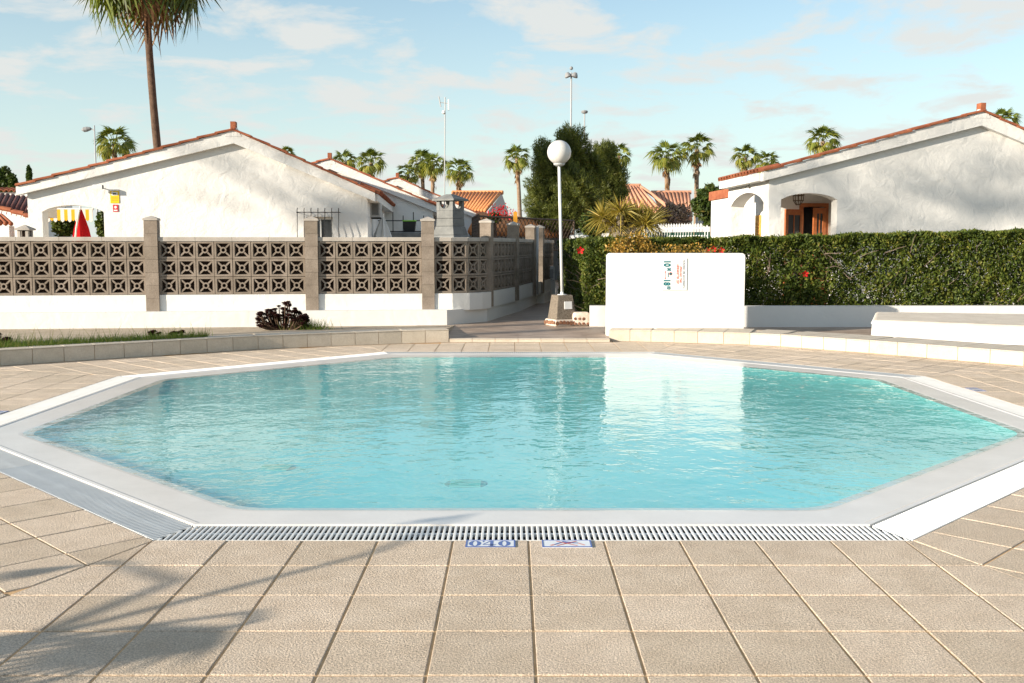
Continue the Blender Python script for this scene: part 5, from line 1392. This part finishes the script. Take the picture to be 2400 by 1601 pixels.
# dragon tree
q = at(1452, 560, 27)
e = empty('dragon_tree', (q.x, q.y, 0)); tag(e, 'spiky yellow-green dragon tree with a thick grey trunk', 'tree')
def dz(py): return at(1452, py, 27).z
MB().tube([(0, 0, -.03), (0, 0, dz(560)), (0, 0, dz(545))], [.26, .24, .22], 10).build('trunk', M['aggregate'], e, smooth=True)
ros = []
for (px, py) in ((1385, 502), (1425, 488), (1412, 520), (1465, 496), (1450, 515), (1495, 505), (1480, 520)):
    p = at(px * 1.0209, py * 1.0209, 27 + random.uniform(-.3, .3)); ros.append(p)
    MB().tube([(0, 0, dz(548)), (p - e.location) * .6 + Vector((0, 0, dz(548) * .38)), p - e.location], [.12, .10, .07], 7).build('limb', M['aggregate'], e)
vs = []; cc = []
for p in ros:
    for k in range(240):
        d = unit(rng.normal(size=3) * np.array([1, 1, .62]) + np.array([0, 0, .42])); L_ = random.uniform(.38, .72)
        s_ = unit(np.cross(d, rng.normal(size=3))); o0 = np.array(p - e.location)
        m1 = o0 + d * L_ * .45; t_ = o0 + d * L_ + np.array([0, 0, -.10 * L_ - (.2 * L_ if d[2] < .2 else 0)])
        vs.append([o0, m1 + s_ * .012, t_, m1 - s_ * .012]); cc.append(np.clip(.45 + .35 * random.gauss(0, 1) * .6, 0, 1))
stuff(numpy_mesh('sword_leaves', np.array(vs), 4, M['dragon'], e, cc))
def leafy(name, label, px, py, d, rx, ry, rz, n, size, mat, tr=True, cat='tree'):
    p = at(px * 1.0209, py * 1.0209, d); k = 1.0209 * d / 2384
    e = empty(name, (p.x, p.y, 0)); tag(e, label, cat)
    MB().tube([(0, 0, -.03), (.03, .02, p.z * .6), (0, 0, p.z)], [.10, .08, .03], 7).build('trunk', M['bark'], e)
    dd = unit(rng.normal(size=(n, 3))); rr = rng.random(n) ** .42; lump = 1 + .3 * tnoise(dd[:, 0] * 4 + px, dd[:, 2] * 4) + .15 * tnoise(dd[:, 0] * 9, dd[:, 1] * 9 + dd[:, 2] * 9)
    pos = dd * (rr * lump)[:, None] * np.array([rx * k, ry * k, rz * k]) + np.array([0, 0, p.z])
    stuff(numpy_mesh('crown', leaves(pos, size, .5), 4, mat, e, np.clip(rng.normal(.42, .2, n) + .2 * tnoise(pos[:, 0] * 3, pos[:, 2] * 3), 0, 1)))
    return e
leafy('leafy_tree', 'rounded dark green tree hugging the hedged bungalow porch', 1635, 470, 30, 42, 40, 42, 9000, .13, M['tree'])
leafy('dry_bush', 'dry pinkish-brown bush in front of the salmon roof', 1545, 497, 40, 42, 30, 28, 5000, .11, M['dry'], cat='bush')
leafy('dark_shrub', 'dark green shrub at the foot of the pine beside the garage', 1362, 515, 31, 30, 24, 30, 7000, .10, M['tree'], cat='shrub')
leafy('dark_tree', 'dark round-headed tree beyond the far white house', 8, 415, 50, 22, 20, 28, 4000, .2, M['tree'])
leafy('dark_tree', 'small dark tree with a forked top beyond the far white house', 30, 420, 48, 9, 9, 20, 1600, .16, M['tree'])
leafy('cypress', 'narrow cypress spire above the far red parapet', 67, 407, 47, 5.5, 5.5, 24, 1800, .14, M['tree'])
leafy('porch_bush', 'green bush seen through the arched porch behind the awning', 147, 512, 24.5, 24, 20, 30, 4200, .09, M['leaf'], cat='bush')
leafy('porch_bush', 'narrow green bush against the inner pillar of the arched porch', 236, 520, 25.5, 14, 14, 30, 2500, .09, M['leaf'], cat='bush')
leafy('flowering_bush', 'bougainvillea with red flowers behind the dark lattice', 1135, 500, 28, 14, 12, 12, 1500, .08, M['tree'], cat='bush')
p = at(1172, 505, 28); e = bpy.data.objects['flowering_bush']
vs = leaves(rng.normal(size=(220, 3)) * np.array([.20, .15, .10]) + np.array([p.x, p.y, p.z + .08]) - np.array(e.location), .05, .8); stuff(numpy_mesh('blossom', vs, 4, M['petal'], e))

# ---- planting on the left bed
n = 9000
xs = -8.6 + rng.random(n) ** 1.1 * 4.7; yk = np.interp(xs, [p_[0] for p_ in KL], [p_[1] for p_ in KL])
ys = yk + .22 + np.abs(rng.normal(0, .22, n)) * (2.2 - .45 * (xs + 8.2)).clip(.12, 2.4)
h = (.06 + .08 * rng.random(n)) * (1 + 1.0 * (rng.random(n) < .03)); lean = rng.normal(0, .4, (n, 2)) * h[:, None]
b0 = np.stack([xs, ys, np.full(n, .135)], 1); t_ = b0 + np.concatenate([lean, h[:, None]], 1); sd_ = np.stack([.004 + 0 * xs, .001 + 0 * xs, 0 * xs], 1)
stuff(numpy_mesh('grass', np.stack([b0 - sd_, b0 + sd_, t_], 1), 3, M['grass'])); bpy.data.objects['grass']['label'] = 'short green grass strip behind the beige kerb'; bpy.data.objects['grass']['category'] = 'grass'
def aeonium(label, c, wdt, h, nros, seed, grass=0):
    random.seed(seed); e = empty('purple_plant', c); tag(e, label, 'plant')
    vs = []; mb = MB(); rr_ = []
    for k in range(nros):
        x = random.uniform(-1, 1) * wdt; y = random.uniform(-.6, .6) * wdt * .6; z = h * (1 - .6 * (abs(x) / wdt) ** 1.6 + .10 * math.sin(x * 17 + seed)) * random.uniform(.1, 1.0)
        mb.tube([(x * .5, y * .5, 0), (x * .85, y * .85, z * .6), (x, y, z)], [.009, .008, .007], 5)
        p = np.array([x, y, z]); rs = random.uniform(.05, .085)
        for j in range(16):
            a = j * 2.4; el = R(75 - 80 * j / 16); d = np.array([math.cos(a) * math.cos(el), math.sin(a) * math.cos(el), math.sin(el)]); s_ = np.array([-math.sin(a), math.cos(a), 0]); L_ = rs * (.6 + .4 * j / 16)
            vs.append([p, p + d * L_ * .7 + s_ * L_ * .42, p + d * L_, p + d * L_ * .7 - s_ * L_ * .42])
    stuff(mb.build('stems', M['bark'], e)); stuff(numpy_mesh('rosettes', np.array(vs), 4, M['purple'], e))
    if grass:
        g = rng.normal(size=(grass, 2)) * np.array([.16, .06]) + np.array([wdt * .95, .02]); hh = .06 + .14 * rng.random(grass); ln = rng.normal(0, .4, (grass, 2)) * hh[:, None]
        b0 = np.concatenate([g, np.zeros((grass, 1))], 1); tt = b0 + np.concatenate([ln, hh[:, None]], 1); sd2 = np.array([.0035, .001, 0])
        stuff(numpy_mesh('grass_tuft', np.stack([b0 - sd2, b0 + sd2, tt], 1), 3, M['grass'], e))
aeonium('large dark purple succulent in front of the breeze block fence', (-3.42, 10.35, .085), .36, .40, 150, 1, 420)
aeonium('small purple succulent among the long grass at the kerb', (-6.15, 7.45, .13), .18, .17, 22, 2, 150)
aeonium('tiny purple succulent sprig on the bare part of the bed', (-4.72, 8.75, .12), .07, .09, 6, 4, 14)
aeonium('pair of stubby purple succulent shoots on bare soil', (-4.48, 8.9, .12), .09, .08, 7, 6, 10)

# ---- palms and shrubs out of the picture on the sunny side; they throw the long soft shadows
def shade(T, Lh): return (T[0] - .862 * Lh, T[1] - .507 * Lh, T[2] + math.tan(R(SUN_EL)) * Lh)
def shade_tree(label, T, Lh, rx, ry, rz, n, size, seed):  # unseen trees added to shade the gables, crowns thinned for half-light
    c = shade(T, Lh); e = empty('shade_tree', (c[0], c[1], 0)); tag(e, label, 'tree')
    MB().tube([(0, 0, -.03), (.1, .05, c[2] * .5), (0, 0, c[2] - .6)], [.22, .16, .07], 8).build('trunk', M['bark'], e)
    dd = unit(rng.normal(size=(n, 3))); rr = rng.random(n) ** .5; lump = 1 + .35 * tnoise(dd[:, 0] * 3 + seed, dd[:, 2] * 3) + .2 * tnoise(dd[:, 1] * 7, dd[:, 0] * 7, seed)
    pos = dd * (rr * lump)[:, None] * np.array([rx, ry, rz]) + np.array([0, 0, c[2]])
    stuff(numpy_mesh('crown', leaves(pos, size, .5), 4, M['tree'], e))
    mb = MB()
    for k in range(9): a = random.random() * 6.28; mb.tube([(0, 0, c[2] - 1.2), (rx * .4 * math.cos(a), ry * .4 * math.sin(a), c[2] - .3), (rx * .8 * math.cos(a), ry * .8 * math.sin(a), c[2] + random.uniform(-.4, .5) * rz)], [.07, .04, .015], 5)
    stuff(mb.build('limbs', M['bark'], e))
shade_tree('airy tall tree out of view, added to half-shade the hedged bungalow gable', (9.4, 16, 3.0), 44, 3.4, 3.4, 1.5, 430, .24, 1)
shade_tree('second airy tree out of view, added to half-shade the lower hedged bungalow wall', (7.2, 16, 1.9), 40, 1.6, 1.6, .9, 260, .22, 5)
shade_tree('airy tree out of view, added to half-shade the arched bungalow gable', (-3.9, 16, 2.9), 34, 2.8, 2.8, 1.3, 400, .22, 9)
c = shade((-1.55, -1.05, 0), 3.2)
random.seed(77)
e = empty('low_palm', (c[0] - .4, c[1] - .2, 0)); tag(e, 'low fan palm beside the left corner of the pool deck', 'palm tree')
MB().tube([(0, 0, -.03), (.05, 0, .5), (0.1, 0, .9)], [.13, .11, .10], 8).build('trunk', M['bark'], e)
for T, Lh, rad, spr in (((-.98, -.98, 0), 3.0, .34, 2.4), ((-1.45, -1.45, 0), 3.1, .36, 2.6), ((-1.75, -.30, 0), 3.2, .16, 1.4), ((-.30, .44, 0), 4.6, .10, 1.8)):
    p = Vector(shade(T, Lh)) - e.location; b = Vector((.1, 0, .9)); d = p - b
    # leaf blade faces the sun so its shadow keeps the fan shape
    xa = Vector((random.gauss(0, .15), random.gauss(0, .15), -1)).normalized()      # drooping fan
    za = sv.copy(); ya_ = za.cross(xa).normalized(); xa = ya_.cross(za).normalized()
    q = fan_leaf(.02, rad, 14 if spr > 1 else 3, spr, .10, .62); m3 = np.array(Matrix((xa, ya_, za)).transposed())
    o = numpy_mesh('leaf', q @ m3.T, 4, M['palmleaf'], e); o.location = p
    MB().tube([b, b.lerp(p, .5) + Vector((0, 0, .1)), p], [.018, .014, .01], 5).build('petiole', M['twig'], o).matrix_parent_inverse = Matrix.Translation(-p)
bpy.context.view_layer.update()
